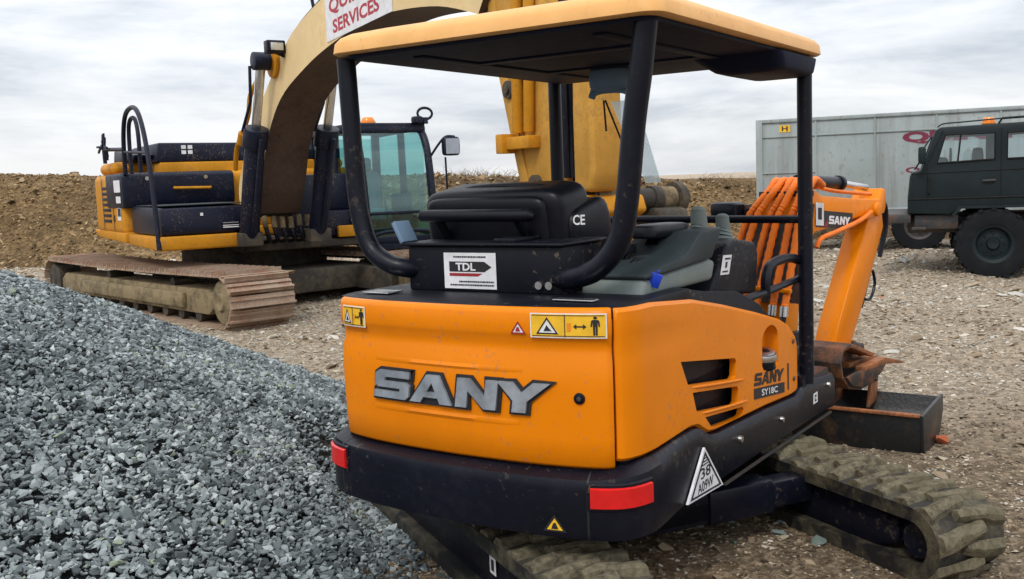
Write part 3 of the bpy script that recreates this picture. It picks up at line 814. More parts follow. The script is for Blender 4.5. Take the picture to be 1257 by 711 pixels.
# ---- black skirt / counterweight
sE = acc[-1] - .005
def skirt_top(s):
    x = outl(s).x
    if abs(s) < s_at_x(-1.05): return .668 + .026 * sm(sR - .1, sR + .15, abs(s))
    return interp([(-1.05, .690), (-.66, .699), (-.58, .685), (-.49, .636), (-.4, .624), (.2, .598), (.62, .572), (.70, .60), (.76, .612), (1.26, .575)], x)
def skirt_bot(s):
    x = outl(s).x
    return interp([(-1.4, .41), (-1.1, .405), (-.5, .40), (.3, .392), (1.1, .375), (1.26, .36)], x)
def skirt_rows(s):
    t, b_ = skirt_top(s) - .004, skirt_bot(s)
    k = sm(s_at_x(-.75), s_at_x(-1.15), abs(s)) if abs(s) > .3 else 1.
    o = .022 + .030 * k
    rnd = sm(sR - .02, sR + .12, abs(s)) * k
    return [(b_ + .01, -.06), (b_ + .014, o - .030), (b_ + .022, o - .006), (b_ + .045, o), (t - .06 - .03 * rnd, o), (t - .035 - .03 * rnd, o - .002), (t - .020 - .012 * rnd, o - .008), (t - .004, .004), (t, -.010)]
b = MB(); ss = [-sE + 2 * sE * i / 220 for i in range(221)]
shell(b, ss, skirt_rows, .10)
skirt = b.build('counterweight', M['black'], mini, angle=40)
for s in (s_at_y(-.54), s_at_y(.59)):
    b = MB()
    rows = [(z, o + .0015) for z, o in skirt_rows(s)][1:]
    vs = []
    for z, o in rows: vs += [hfn(s - .004, z, o), hfn(s + .004, z, o)]
    b.add(vs, [(2 * i, 2 * i + 1, 2 * i + 3, 2 * i + 2) for i in range(len(rows) - 1)])
    o = b.build('seam', M['ink'], skirt); md = o.modifiers.new('s', 'SOLIDIFY'); md.thickness = .002
# tail lights
def curved_plate(mb, s0, s1, z0, z1, o0, o1, mi=0, n=10, r=.006):
    vs = []
    for i in range(n + 1):
        s = s0 + (s1 - s0) * i / n
        vs += [hfn(s, z0, o0), hfn(s, z0 + r, o1), hfn(s, z1 - r, o1), hfn(s, z1, o0)]
    fs = [(4 * i + j, 4 * i + 4 + j, 4 * i + 5 + j, 4 * i + 1 + j) for i in range(n) for j in range(3)] + [(4 * i, 4 * i + 3, 4 * i + 7, 4 * i + 4) for i in range(n)]
    fs += [(0, 1, 2, 3), (4 * n + 3, 4 * n + 2, 4 * n + 1, 4 * n)]
    mb.add(vs, fs, mi)
for (s0, s1, z0, z1) in ((.555, .735, .545, .625), (-.80, -.565, .545, .630)):
    b = MB(); curved_plate(b, s0 - .012, s1 + .012, z0 - .012, z1 + .012, .048, .056, 1); curved_plate(b, s0, s1, z0, z1, .050, .066, 0)
    for k in range(1, 5):
        pass
    b.build('tail_light', [M['red'], M['blackrough']], skirt)
# stickers on the skirt
b = MB(); poly_on(b, [(.385, .455), (.465, .455), (.425, .512)], lambda u, v, o: hfn(u, v, .052 + o), .002, 0); ring_tri(b, (.425, .453), .086, .062, .3, lambda u, v, o: hfn(u, v, .052 + o), .0032, 1)
poly_on(b, [(.412, .463), (.438, .463), (.428, .486), (.42, .484)], lambda u, v, o: hfn(u, v, .052 + o), .0032, 1)
b.build('warning_triangle', [M['decal'], M['ink']], skirt, smooth=False)
def skf(u, v, o):           # right-hand face of the skirt, by x
    s = s_at_x(u)
    k = sm(s_at_x(-.75), s_at_x(-1.15), abs(s)); return hfn(s, v, .022 + .030 * k + o)
b = MB(); A_, B_, C_ = (-.80, .430), (-.42, .405), (-.62, .612)
_pa, _pb, _pc = skf(*A_, .012), skf(*B_, .008), skf(*C_, .012); _nn = (_pb - _pa).cross(_pc - _pa).normalized()
def skp(u, v, o):
    d_ = (B_[1] - C_[1]) * (A_[0] - C_[0]) + (C_[0] - B_[0]) * (A_[1] - C_[1])
    w1 = ((B_[1] - C_[1]) * (u - C_[0]) + (C_[0] - B_[0]) * (v - C_[1])) / d_; w2 = ((C_[1] - A_[1]) * (u - C_[0]) + (A_[0] - C_[0]) * (v - C_[1])) / d_
    return _pa * w1 + _pb * w2 + _pc * (1 - w1 - w2) + _nn * o
poly_on(b, [A_, B_, C_], skp, .0016, 0, .010)
def shrink(k): 
    gx, gy = sum(p[0] for p in (A_, B_, C_)) / 3, sum(p[1] for p in (A_, B_, C_)) / 3
    return [(gx + (p[0] - gx) * k, gy + (p[1] - gy) * k) for p in (A_, B_, C_)]
q, r_ = shrink(.88), shrink(.76)
for i in range(3):
    j = (i + 1) % 3; poly_on(b, [q[i], q[j], r_[j], r_[i]], skp, .0028, 1)
put_text(b, '38', skp, -.668, .492, .105, .044, .0028, 1, .01); put_text(b, 'A09W', skp, -.700, .440, .165, .042, .0028, 1, .01)
for k in range(3): poly_on(b, rect(-.652 + .006 * k, .543 + .012 * k, -.588 - .006 * k, .548 + .012 * k), skp, .0028, 1)
b.build('plant_number_plate', [M['white'], M['ink']], skirt, smooth=False)
b = MB(); poly_on(b, rect(.86, .475, .93, .53), skf, .0016, 0); poly_on(b, rect(.88, .485, .91, .52), skf, .0028, 1); poly_on(b, rect(.888, .495, .902, .510), skf, .0040, 0)
b.build('lift_point_sticker', [M['white'], M['ink']], skirt, smooth=False)
b = MB(); b.cyl((-.20, -.684, .545), (-.20, -.70, .545), .016, .014, 14); b.cyl((1.12, -.684, .53), (1.12, -.70, .53), .014, .012, 14); b.cyl((.35, -.684, .51), (.35, -.70, .51), .014, .012, 14)
b.each('bolt', M['rod'], skirt)
b = MB(); b.bar((-.36, -.678, .385), (1.2, -.678, .362), .012, .010); b.build('edge_highlight', M['darksteel'], skirt)  # lighter strip laid along the skirt's bottom edge as its highlight
# front platform block that the posts stand on
b = MB(); b.span(.70, 1.25, -.655, .655, .40, .605); b.span(-1.0, 1.2, -.55, .55, .44, .70); b.prism([(1.25, -.2), (1.55, -.12), (1.55, .28), (1.25, .34)], .38, .60, 'xy')
b.build('platform', M['black'], mini, bevel=.012)
# deck on top of the tail
b = MB(); pl = [(outl(s, -.016).x, outl(s, -.016).y) for s in [s_at_x(-.62) * (2 * i / 40 - 1) for i in range(41)]]
b.prism([(x, y) for x, y in pl], 1.205, 1.249, 'xy')
deck = b.build('tail_deck', M['blackrough'], mini, bevel=.006)
b = MB(); b.prism([(-.62, 1.25), (-.35, 1.205), (.02, 1.165), (.30, 1.075), (.46, .99), (.46, .62), (-.62, .62)], -.599, -.56); b.prism([(-.62, 1.25), (.46, .99), (.46, .62), (-.62, .62)], .56, .646)
b.span(-.62, 1.1, -.56, .56, .66, .74)
b.build('cab_floor', M['blackrough'], mini, bevel=.006)
b = MB(); b.box((-1.12, -.42, 1.256), (.05, .17, .006)); b.box((-1.1, .52, 1.256), (.10, .14, .006)); b.each('tail_plate', M['rod'], mini, bevel=.002)

# ---- undercarriage (turned against the house)
TT = Matrix.Rotation(R_(-65.5 - 56.34), 4, 'Z')
b = MB(); b.cyl((0, 0, .30), (0, 0, .44), .42, .42, 36); b.cyl((0, 0, .27), (0, 0, .31), .48, .48, 36); b.build('slew_ring', M['darksteel'], mini, bevel=.01)
b = MB(); b.span(-.56, .58, -.42, .12, .14, .29); b.build('centre_frame', M['black'], mini, T=TT, bevel=.02)
for x0 in (.52, -.45):
    b = MB(); b.bar((x0, -.70, .205), (x0, .70, .215), .12, .13); b.bar((x0, .10, .215), (x0, .46, .218), .15, .16); b.build('axle_beam', M['black'], mini, T=TT, bevel=.02)
def loop_pts(L, r, z0, n_arc=14):
    P_ = []
    for i in range(n_arc + 1): a = -math.pi / 2 + math.pi * i / n_arc; P_.append((L + r * math.cos(a), z0 + r * math.sin(a)))
    for i in range(n_arc + 1): a = math.pi / 2 + math.pi * i / n_arc; P_.append((-L + r * math.cos(a), z0 + r * math.sin(a)))
    return P_
def resample(P_, step):
    P_ = P_ + [P_[0]]; d = [0]
    for a, c in zip(P_, P_[1:]): d.append(d[-1] + math.dist(a, c))
    n = max(8, int(round(d[-1] / step))); out_ = []
    import bisect
    for k in range(n):
        t = d[-1] * k / n; i = min(bisect.bisect(d, t) - 1, len(P_) - 2); f = (t - d[i]) / (d[i + 1] - d[i] + 1e-12)
        p = (P_[i][0] + (P_[i + 1][0] - P_[i][0]) * f, P_[i][1] + (P_[i + 1][1] - P_[i][1]) * f)
        tx, tz = P_[i + 1][0] - P_[i][0], P_[i + 1][1] - P_[i][1]; l = math.hypot(tx, tz); out_.append((p, (tx / l, tz / l)))
    return out_
def rubber_track(yc, wd, inner_sign):
    L, r, z0 = 1.205, .152, .158
    b = MB(); P_ = loop_pts(L, r, z0); N = len(P_); vs = []
    cen = lambda p: (max(-L, min(L, p[0])), z0)
    for p in P_:
        cx_, cz_ = cen(p); nx_, nz_ = p[0] - cx_, p[1] - cz_; l = math.hypot(nx_, nz_); nx_, nz_ = nx_ / l, nz_ / l
        q_ = (p[0] - nx_ * .058, p[1] - nz_ * .058)
        vs += [(p[0], yc - wd / 2, p[1]), (p[0], yc + wd / 2, p[1]), (q_[0], yc + wd / 2, q_[1]), (q_[0], yc - wd / 2, q_[1])]
    for j in range(4): b.add(vs, [(4 * i + j, 4 * i + (j + 1) % 4, 4 * ((i + 1) % N) + (j + 1) % 4, 4 * ((i + 1) % N) + j) for i in range(N)], 2 if j == 0 else 0)
    k = 0
    for (p, t) in resample(P_, .066):
        nrm = (t[1], -t[0]); sgn = 1 if k % 2 else -1; k += 1
        y0, y1 = (yc - wd / 2 + .006, yc + wd * .14) if sgn < 0 else (yc - wd * .14, yc + wd / 2 - .006)
        hgt = .036 + random.uniform(-.012, .010); J = lambda a: random.uniform(-a, a); nS = 5; vs = []
        for q in range(nS):
            f = q / (nS - 1); g = f if sgn < 0 else 1 - f                # g = 0 at the belt's edge
            y = y0 + (y1 - y0) * f + (J(.012) if 0 < q < nS - 1 else 0); sh = .040 * g; w0 = .036 - .012 * g + J(.004); hh = hgt * (1 - .25 * abs(2 * f - 1) ** 3) + J(.006)
            for (dt, h) in ((-w0 * 1.25, -.006), (-w0 * .85 + J(.005), hh * .75), (-w0 * .3 + J(.006), hh + J(.004)), (w0 * .45 + J(.006), hh * .95 + J(.005)), (w0 * .9 + J(.005), hh * .6), (w0 * 1.3, -.006)):
                u = dt + sh + J(.005); vs.append((p[0] + t[0] * u + nrm[0] * h, y, p[1] + t[1] * u + nrm[1] * h))
        b.add(vs, [(q * 6 + i, q * 6 + i + 1, q * 6 + i + 7, q * 6 + i + 6) for q in range(nS - 1) for i in range(5)] + [tuple(range(5, -1, -1)), tuple(range(6 * nS - 6, 6 * nS))], 1)
    tr = b.build('rubber_track', [M['beltmud'], M['mudlug'], M['mudbelt']], mini, T=TT, angle=25)
    b = MB(); b.prism([(-1.1, .11), (-1.02, .055), (.95, .055), (1.08, .10), (1.1, .18), (.9, .25), (-.95, .25), (-1.1, .20)], yc - wd * .36, yc + wd * .36)
    b.build('track_frame', M['black'], tr, T=TT, bevel=.015)
    for s_ in (-1, 1):
        b = MB(); b.revolve([(0, -.13), (.07, -.145), (.085, -.13), (.090, -.125), (.094, -.10), (.094, .10), (.090, .125), (.085, .13), (.07, .145), (0, .13)], (s_ * L, yc, z0), (0, 1, 0), 28, closed=False)
        b.build('idler', M['black'], tr, T=TT)
    return tr
tr_near = rubber_track(-.815, .37, 1); tr_far = rubber_track(.83, .37, -1)
for (x, z, wv, hv) in ((-.46, .135, .05, .055), (.60, .175, .06, .075)):
    b = MB(); f_ = plane_fn((x, -.953, z), (1, 0, 0), (0, 0, 1)); poly_on(b, rect(-wv / 2, -hv / 2, wv / 2, hv / 2), f_, .003, 0); poly_on(b, rect(-wv * .22, -hv * .3, wv * .22, hv * .3), f_, .0045, 1)
    b.build('track_sticker', [M['white'], M['ink']], tr_near, T=TT, smooth=False)

# ---- canopy
def rrect(x0, x1, y0, y1, r, n=6):
    P_ = []
    for (cx_, cy_, a0) in ((x1 - r, y1 - r, 0), (x0 + r, y1 - r, 90), (x0 + r, y0 + r, 180), (x1 - r, y0 + r, 270)):
        for i in range(n + 1):
            a = R_(a0 + 90 * i / n); P_.append((cx_ + r * math.cos(a), cy_ + r * math.sin(a)))
    return P_
def stack(mb, rings, cap0=True, cap1=True, mi=0):
    n = len(rings[0]); vs = [p for r in rings for p in r]; fs = []
    for i in range(len(rings) - 1):
        for k in range(n): fs.append((i * n + k, i * n + (k + 1) % n, (i + 1) * n + (k + 1) % n, (i + 1) * n + k))
    if cap0: fs.append(tuple(range(n - 1, -1, -1)))
    if cap1: fs.append(tuple(range((len(rings) - 1) * n, len(rings) * n)))
    mb.add(vs, fs, mi)
X0, X1, YW, ZC = -1.10, .82, .765, 2.250
b = MB(); rings = []
for ins, z, r in ((.055, 2.262, .06), (.05, ZC - .002, .06), (.012, ZC - .004, .07), (0, ZC + .004, .075), (.004, ZC + .045, .08), (.018, ZC + .066, .085), (.045, ZC + .082, .09), (.12, ZC + .100, .12), (.3, ZC + .118, .2), (.55, ZC + .124, .18)):
    rings.append([(x, y, z) for x, y in rrect(X0 + ins, X1 - ins, -YW + ins, YW - ins, r)])
stack(b, rings)
canopy = b.build('canopy', M['canopy'], mini, angle=50)
b = MB(); b.prism(rrect(X0 + .048, X1 - .048, -YW + .048, YW - .048, .06), 2.232, 2.266, 'xy')
for (x0, x1, y0, y1) in ((-.9, .6, -.46, -.40), (-.9, .6, .40, .46), (-.5, -.44, -.4, .4), (.1, .16, -.4, .4)): b.span(x0, x1, y0, y1, 2.222, 2.234)
b.build('canopy_lining', M['lining'], canopy, bevel=.004)
b = MB(); rings = []
for t, yy0, yy1, z in ((0, -.745, -.30, 2.236), (.35, -.742, -.335, 2.205), (.75, -.735, -.39, 2.165), (1, -.70, -.44, 2.15)):
    rings.append([(x, y, z) for x, y in rrect(.20 + .10 * t, .80 - .02 * t, yy0, yy1, .06, 4)])
stack(b, rings); b.build('corner_pod', M['lining'], canopy, bevel=.006)

# ---- posts and rails
b = MB()
b.tube(catmull([(-1.0, .745, 2.24), (-1.0, .735, 1.95), (-1.0, .728, 1.70), (-1.0, .708, 1.55), (-1.0, .66, 1.43), (-1.0, .57, 1.368), (-.975, .50, 1.345), (-.92, .47, 1.338)], 5), .041, 14)
b.build('rear_post', M['black'], mini)
b = MB()
b.tube(catmull([(-1.0, -.672, 2.24), (-1.0, -.645, 2.06), (-1.0, -.614, 1.88), (-1.0, -.575, 1.58), (-1.0, -.535, 1.45), (-1.0, -.45, 1.36), (-.985, -.34, 1.322), (-.93, -.25, 1.312)], 5), .043, 14)
b.build('rear_post', M['black'], mini)
b = MB(); b.tube(catmull([(.74, -.66, 2.245), (.785, -.672, 2.19), (.79, -.672, 2.05), (.79, -.672, 1.3), (.80, -.672, .60)], 5), .037, 12); b.box((.80, -.655, .625), (.16, .05, .05)); b.build('front_post', M['black'], mini)
b = MB(); b.tube([(.74, .75, 2.245), (.745, .752, 1.6), (.76, .70, 1.2), (.79, .62, .62)], .037, 12); b.build('front_post', M['black'], mini)
b = MB(); b.tube([(.77, .735, 1.45), (.775, .3, 1.455), (.775, -.2, 1.45), (.785, -.66, 1.445)], .021, 10); b.build('front_rail', M['black'], mini)
b = MB(); b.tube(catmull([(.79, -.64, 1.235), (.70, -.625, 1.255), (.56, -.61, 1.255), (.45, -.60, 1.235), (.40, -.60, 1.18), (.40, -.60, 1.11)], 5), .024, 10); b.tube([(.79, -.63, 1.14), (.4, -.60, 1.115), (.05, -.56, 1.10)], .019, 8)
b.build('grab_handle', M['black'], mini)

# ---- seat box, seat, controls
b = MB(); b.span(-.955, -.62, -.265, .492, 1.249, 1.435); b.span(-.975, -.60, -.285, .515, 1.437, 1.452); sbx = b.build('battery_box', M['blackrough'], mini, bevel=.008)
b = MB(); b.box((-.92, .535, 1.495), (.10, .022, .10), Matrix.Rotation(R_(-28), 3, 'X')); b.build('lid_flap', M['bluegrey'], sbx, bevel=.004)
b = MB(); b.box((-.8, .0, 1.46), (.30, .10, .016)); b.build('lid_catch', M['blackrough'], sbx, bevel=.004)
tfn = plane_fn((-.9565, .30, 1.262), (0, -1, 0), (0, 0, 1))   # sticker on the box's rear face
b = MB(); W_, H_ = .262, .148
poly_on(b, rect(0, 0, W_, H_), tfn, .0016, 0)
poly_on(b, [(.028, .070), (.205, .070), (.240, .090), (.205, .112), (.028, .112)], tfn, .0030, 1)
poly_on(b, [(.028, .052), (.172, .052), (.195, .064), (.028, .064)], tfn, .0030, 2)
put_text(b, 'TDL', tfn, .062, .075, .10, .032, .0044, 0, .03)
for (u0, v0, u1) in ((.05, .128, .215), (.075, .026, .25), (.03, .012, .25)):
    u = u0
    while u < u1:
        dw = random.uniform(.004, .012); poly_on(b, rect(u, v0, min(u + dw, u1), v0 + .0065), tfn, .0030, 1); u += dw + .0025
b.build('hire_sticker', [M['white'], M['ink'], M['inkred']], sbx, smooth=False)
b = MB(); b.cyl((-.956, -.215, 1.285), (-.972, -.215, 1.285), .017, .016, 14); b.cyl((-.956, -.168, 1.285), (-.972, -.168, 1.285), .017, .016, 14); b.each('bolt', M['rod'], sbx)
# seat: rounded shell
def superbox(mb, c, d, e=.35, n=14, rot=None, mi=0):
    vs = []; c = Vector(c)
    sg = lambda v, p: math.copysign(abs(v) ** p, v)
    for i in range(n + 1):
        ph = -math.pi / 2 + math.pi * i / n
        for k in range(2 * n):
            th = math.pi * k / n
            p = Vector((d[0] / 2 * sg(math.cos(ph), e) * sg(math.cos(th), e), d[1] / 2 * sg(math.cos(ph), e) * sg(math.sin(th), e), d[2] / 2 * sg(math.sin(ph), e)))
            if rot is not None: p = rot @ p
            vs.append(p + c)
    N = 2 * n
    mb.add(vs, [(i * N + k, i * N + (k + 1) % N, (i + 1) * N + (k + 1) % N, (i + 1) * N + k) for i in range(n) for k in range(N)], mi)
b = MB(); superbox(b, (-.60, .205, 1.445), (.27, .72, .47), .24, 18, Matrix.Rotation(R_(-9), 3, 'Y')); superbox(b, (-.665, .22, 1.46), (.20, .62, .37), .2, 14, Matrix.Rotation(R_(-9), 3, 'Y')); superbox(b, (-.50, -.13, 1.40), (.34, .11, .40), .4, 12, Matrix.Rotation(R_(-14), 3, 'Y')); seat = b.build('seat', M['vinyl'], mini, weld=True)
b = MB(); superbox(b, (-.27, .17, 1.22), (.62, .70, .20), .35, 12); b.build('seat_cushion', M['vinyl'], seat, weld=True)
b = MB(); pth = catmull([(-.60, -.158, 1.28), (-.62, -.155, 1.42), (-.64, -.14, 1.58), (-.65, -.06, 1.655), (-.65, .1, 1.674), (-.65, .35, 1.672), (-.65, .50, 1.64)], 5); b.tube(pth, .010, 8); b.build('piping', M['vinyl'], seat)
b = MB(); put_text(b, 'CE', plane_fn((-.665, -.150, 1.505), (.62, -.78, 0), (0, 0, 1)), 0, 0, .050, .042, .040, 0, .02); b.build('seat_mark', M['white'], seat, smooth=False)
b = MB(); b.tube([(-.86, .50, 1.555), (-.862, .48, 1.560), (-.862, -.07, 1.556), (-.86, -.09, 1.55)], [.012, .026, .026, .012], 12); b.bar((-.86, .40, 1.55), (-.78, .40, 1.46), .03, .02); b.bar((-.86, 0, 1.55), (-.78, 0, 1.46), .03, .02)
b.build('seat_rail', M['vinyl'], mini)
b = MB(); b.box((-.50, -.30, 1.315), (.16, .05, .07), None); b.cyl((-.55, -.32, 1.30), (-.50, -.34, 1.34), .022, .02, 12); b.build('belt_buckle', M['black'], mini, bevel=.006)
b = MB(); b.prism([(-.88, 1.235), (-.20, 1.235), (-.16, 1.315), (-.22, 1.332), (-.86, 1.302)], -.575, -.30); cons = b.build('control_console', M['greyplastic'], mini, bevel=.02, seg=3)
b = MB(); b.prism([(-.86, 1.305), (-.22, 1.334), (-.10, 1.46), (-.34, 1.455), (-.50, 1.37), (-.86, 1.325)], -.585, -.29); b.build('console_top', M['slate'], cons, bevel=.012)
b = MB(); b.prism([(-.19, 1.17), (.38, 1.11), (.42, 1.30), (.38, 1.36), (.12, 1.395), (.02, 1.375)], -.56, -.29); pod = b.build('monitor_pod', M['blackrough'], mini, bevel=.018, seg=3)
b = MB(); pf = plane_fn((-.115, -.56, 1.235), (.0, -1, 0), (.17, 0, .15)); 
pf = lambda u, v, o: Vector((-.08 + u * .9 + v * .45, -.5605 - o, 1.245 + v - u * .05))
poly_on(b, rect(0, 0, .115, .085), pf, .002, 0); poly_on(b, rect(.045, .03, .07, .055), pf, .0032, 1); poly_on(b, rect(.03, .065, .1, .073), pf, .0032, 1); poly_on(b, rect(.02, .010, .09, .017), pf, .0032, 1)
b.build('pod_label', [M['white'], M['ink']], pod, smooth=False)
def lever(x, y, z0, z1, r):
    b = MB()
    for k in range(5):
        t0 = z0 + .014 * k; b.cyl((x, y, t0), (x + .003 * k, y, t0 + .016), r * (1.75 - .2 * k), r * (1.45 - .17 * k), 16)
    b.cyl((x + .01, y, z0 + .06), (x + .012, y, z1 - .05), r * .5, r * .5, 12)
    b.cyl((x + .01, y, z1 - .075), (x + .0, y, z1), r * .92, r * .80, 16); b.sphere((x, y, z1), r * .78, 6, sc=(1, 1, .5))
    b.build('control_lever', M['greyplastic'], mini)
lever(-.05, -.45, 1.395, 1.535, .042); lever(.235, -.45, 1.365, 1.49, .038)
b = MB(); superbox(b, (-.36, -.40, 1.462), (.44, .12, .062), .45, 10, Matrix.Rotation(R_(1), 3, 'Y')); b.bar((-.40, -.40, 1.43), (-.36, -.40, 1.36), .06, .08); b.build('armrest', M['vinyl'], mini, weld=False)
b = MB(); b.tube([(-.62, -.36, 1.32), (-.56, -.35, 1.40), (-.60, -.33, 1.45)], .012, 8); b.tube([(-.70, -.40, 1.32), (-.62, -.42, 1.36), (-.52, -.44, 1.35)], .010, 8); b.box((-.58, -.34, 1.40), (.10, .08, .04)); b.build('lock_lever', M['blackrough'], mini, bevel=.004)
b = MB(); b.prism([(-.62, 1.235), (-.1, 1.235), (-.05, 1.38), (-.6, 1.32)], .42, .60); b.build('control_console', M['greyplastic'], mini, bevel=.02)
# key with blue tag
o_ = MB(); o_.box((0, 0, -.03), (.012, .045, .055)); o_.cyl((0, 0, .0), (0, 0, .012), .006, .006, 8)
o = o_.build('key_tag', M['blue'], bevel=.006); tag(o, 'bright blue key tag hanging at the edge of the grey control console', 'key tag')
mi_m = Matrix.Translation((.5015, 4.8075, 0)) @ Matrix.Rotation(R_(56.34), 4, 'Z'); o.matrix_world = mi_m @ Matrix.Translation((-.80, -.60, 1.325)) @ Matrix.Rotation(R_(25), 4, 'X') @ Matrix.Rotation(R_(30), 4, 'Z')
# lamp and clear screen under the canopy's front edge
b = MB(); superbox(b, (.22, .105, 2.175), (.16, .215, .115), .45, 10); b.tube(catmull([(.20, .22, 2.10), (.20, .16, 2.118), (.20, .05, 2.115), (.20, .0, 2.095)], 4), .013, 8); b.cyl((.22, .20, 2.15), (.22, .225, 2.09), .02, .018, 10); b.build('work_lamp', M['bluegrey'], mini)
b = MB(); b.prism([(.395, 2.11), (.24, 2.11), (.10, 1.655), (.19, 1.655)], .745, .749, 'yz'); scr = b.build('clear_screen', M['clear'], mini)
b = MB(); b.tube([(.75, .43, 2.12), (.753, .34, 1.90), (.756, .28, 1.75)], .006, 6); b.tube([(.75, .44, 2.12), (.752, .43, 1.95)], .006, 6); b.each('screen_stay', M['black'], scr)

# ---- boom, stick, bucket (own swing angle)
mw_inv = mi_m.inverted()
TB = mw_inv @ (Matrix.Translation((1.5, 5.77, 0)) @ Matrix.Rotation(R_(45), 4, 'Z'))
b = MB(); b.span(-.30, .10, -.14, .14, .36, .62); b.cyl((-.22, 0, .32), (-.22, 0, .70), .09, .09, 18); b.span(-.06, .12, -.17, -.13, .40, .78); b.span(-.06, .12, .13, .17, .40, .78); b.build('swing_post', M['black'], mini, T=TB, bevel=.01)
b = MB()
b.prism([(-.03, .56), (.10, .56), (.15, 1.02), (.22, 1.24), (.34, 1.325), (.60, 1.345), (.90, 1.385), (1.02, 1.36), (1.26, 1.39), (1.285, 1.44), (1.275, 1.545), (1.235, 1.555), (1.185, 1.485), (.8, 1.505), (.42, 1.535), (.27, 1.60), (.15, 1.60), (.06, 1.50), (.0, 1.20), (-.05, .8)], -.10, .10)
b.cyl((.21, -.125, 1.565), (.21, .125, 1.565), .05, .05, 18); b.cyl((1.14, -.12, 1.42), (1.14, .12, 1.42), .045, .045, 18)
boom = b.build('boom', M['orange'], mini, T=TB, bevel=.010)
bf = plane_fn((0, -.1015, 0), (1, 0, -.09), (0, 0, 1)); b = MB()
bfn = lambda u, v, o: Vector((u, -.1015 - o, v - .09 * u))
poly_on(b, rect(.335, 1.385, .80, 1.485), bfn, .0016, 0); put_logo(b, bfn, .49, 1.408, .27, .05, .0020, .0034, 1, shear=.15)
poly_on(b, rect(.33, 1.395, .425, 1.53), bfn, .0046, 1); poly_on(b, rect(.355, 1.43, .40, 1.50), bfn, .0058, 0); poly_on(b, [(.43, 1.39), (.475, 1.39), (.475, 1.44)], bfn, .0034, 2)
b.build('boom_decal', [M['ink'], M['white'], M['inkred']], boom, T=TB, smooth=False)
# orange spiral-wrapped hoses up the back of the boom
for k in range(6):
    y0 = .225 - .086 * k; y1 = .075 - .052 * k; dx = .012 * (-1) ** k
    pth = catmull([(-.21 + dx, y0 * 1.02, .94), (-.17 + dx, y0, 1.03), (-.09 + dx, y0 * .75 + y1 * .25, 1.23), (-.015 + dx, y0 * .5 + y1 * .5, 1.42), (.03 + dx, y0 * .3 + y1 * .7 - .012, 1.505), (.09 + dx, y1 - .012, 1.585), (.19, y1 * .95, 1.635), (.31, y1 * .85, 1.60)], 8)
    pth2 = [tuple(p) for p in pth]; n_ = len(pth2)
    b = MB(); b.tube(pth2, [.0205 + .0018 * (-1) ** i for i in range(n_)], 10); hz = b.build('hose_sleeve', M['sleeve'], boom, T=TB)
    b = MB(); p0 = Vector(pth2[0]); b.cyl(p0 + Vector((-.01, 0, -.045)), p0 + Vector((0, 0, .012)), .024, .024, 12, 0); 
    b.build('hose_fitting', M['rod'], hz, T=TB)
    b = MB(); b.tube(catmull([tuple(p0 + Vector((-.01, 0, -.04))), tuple(p0 + Vector((-.04, -.015, -.14))), tuple(p0 + Vector((-.02, -.06 - .01 * k, -.27))), tuple(p0 + Vector((.10, -.10, -.40)))], 5), .017, 8); b.build('hose_end', M['black'], hz, T=TB)
b = MB(); b.prism([(-.075, .95), (.065, 1.50), (.075, 1.50), (-.065, .95)], -.235, .21); b.build('hose_shade_plate', M['darksteel'], boom, T=TB)  # dark plate added behind the sleeves as the shade in their gaps
b = MB(); b.bar((.075, .115, 1.56), (.075, -.225, 1.56), .02, .03); b.build('hose_clamp', M['black'], boom, T=TB, bevel=.003)
b = MB(); b.bar((-.205, .25, 1.055), (-.205, -.24, 1.035), .03, .022); b.build('hose_clamp', M['orange'], boom, T=TB, bevel=.004)
b = MB(); b.tube(catmull([(.31, -.12, 1.235), (.36, -.125, 1.285), (.54, -.125, 1.312), (.85, -.12, 1.36), (1.03, -.115, 1.41)], 6), .015, 10); b.tube(catmull([(.36, -.06, 1.60), (.6, -.07, 1.56), (.9, -.07, 1.535), (1.14, -.06, 1.52)], 5), .012, 8); b.each('guard_pipe', M['sleeve'], boom, T=TB)
b = MB(); b.cyl((.30, 0, 1.625), (.82, 0, 1.600), .042, .042, 18, 0); b.cyl((.82, 0, 1.600), (1.20, 0, 1.56), .022, .022, 14, 1); b.cyl((.80, 0, 1.60), (.84, 0, 1.60), .05, .05, 18, 0); b.build('arm_cylinder', [M['black'], M['rod']], boom, T=TB, bevel=.003)
b = MB(); b.cyl((.16, 0, .60), (.23, 0, .98), .04, .04, 16, 0); b.cyl((.23, 0, .98), (.27, 0, 1.22), .022, .022, 12, 1); b.build('boom_cylinder', [M['black'], M['rod']], boom, T=TB)
b = MB(); superbox(b, (.02, .30, 1.47), (.13, .19, .10), .4, 8); b.bar((.04, .2, 1.46), (.12, .1, 1.48), .03, .03); b.build('work_lamp', M['black'], boom, T=TB, weld=False)
b = MB()
b.prism([(1.08, 1.38), (1.13, 1.42), (1.27, 1.40), (1.29, 1.30), (1.07, .93), (.81, .55), (.75, .52), (.62, .55), (.61, .62), (.66, .72)], -.078, .06)
stick = b.build('stick', M['orange'], mini, T=TB, bevel=.008)
b = MB(); b.cyl((1.24, -.03, 1.22), (1.01, -.03, .80), .037, .037, 16, 0); b.cyl((1.01, -.03, .80), (.86, -.03, .55), .02, .02, 12, 1); b.tube(catmull([(1.17, -.06, 1.02), (1.20, -.06, .93), (1.14, -.06, .84), (1.06, -.06, .84)], 4), .010, 8, mi=0); b.cyl((1.20, -.03, 1.30), (1.26, -.03, 1.22), .045, .045, 14, 0)
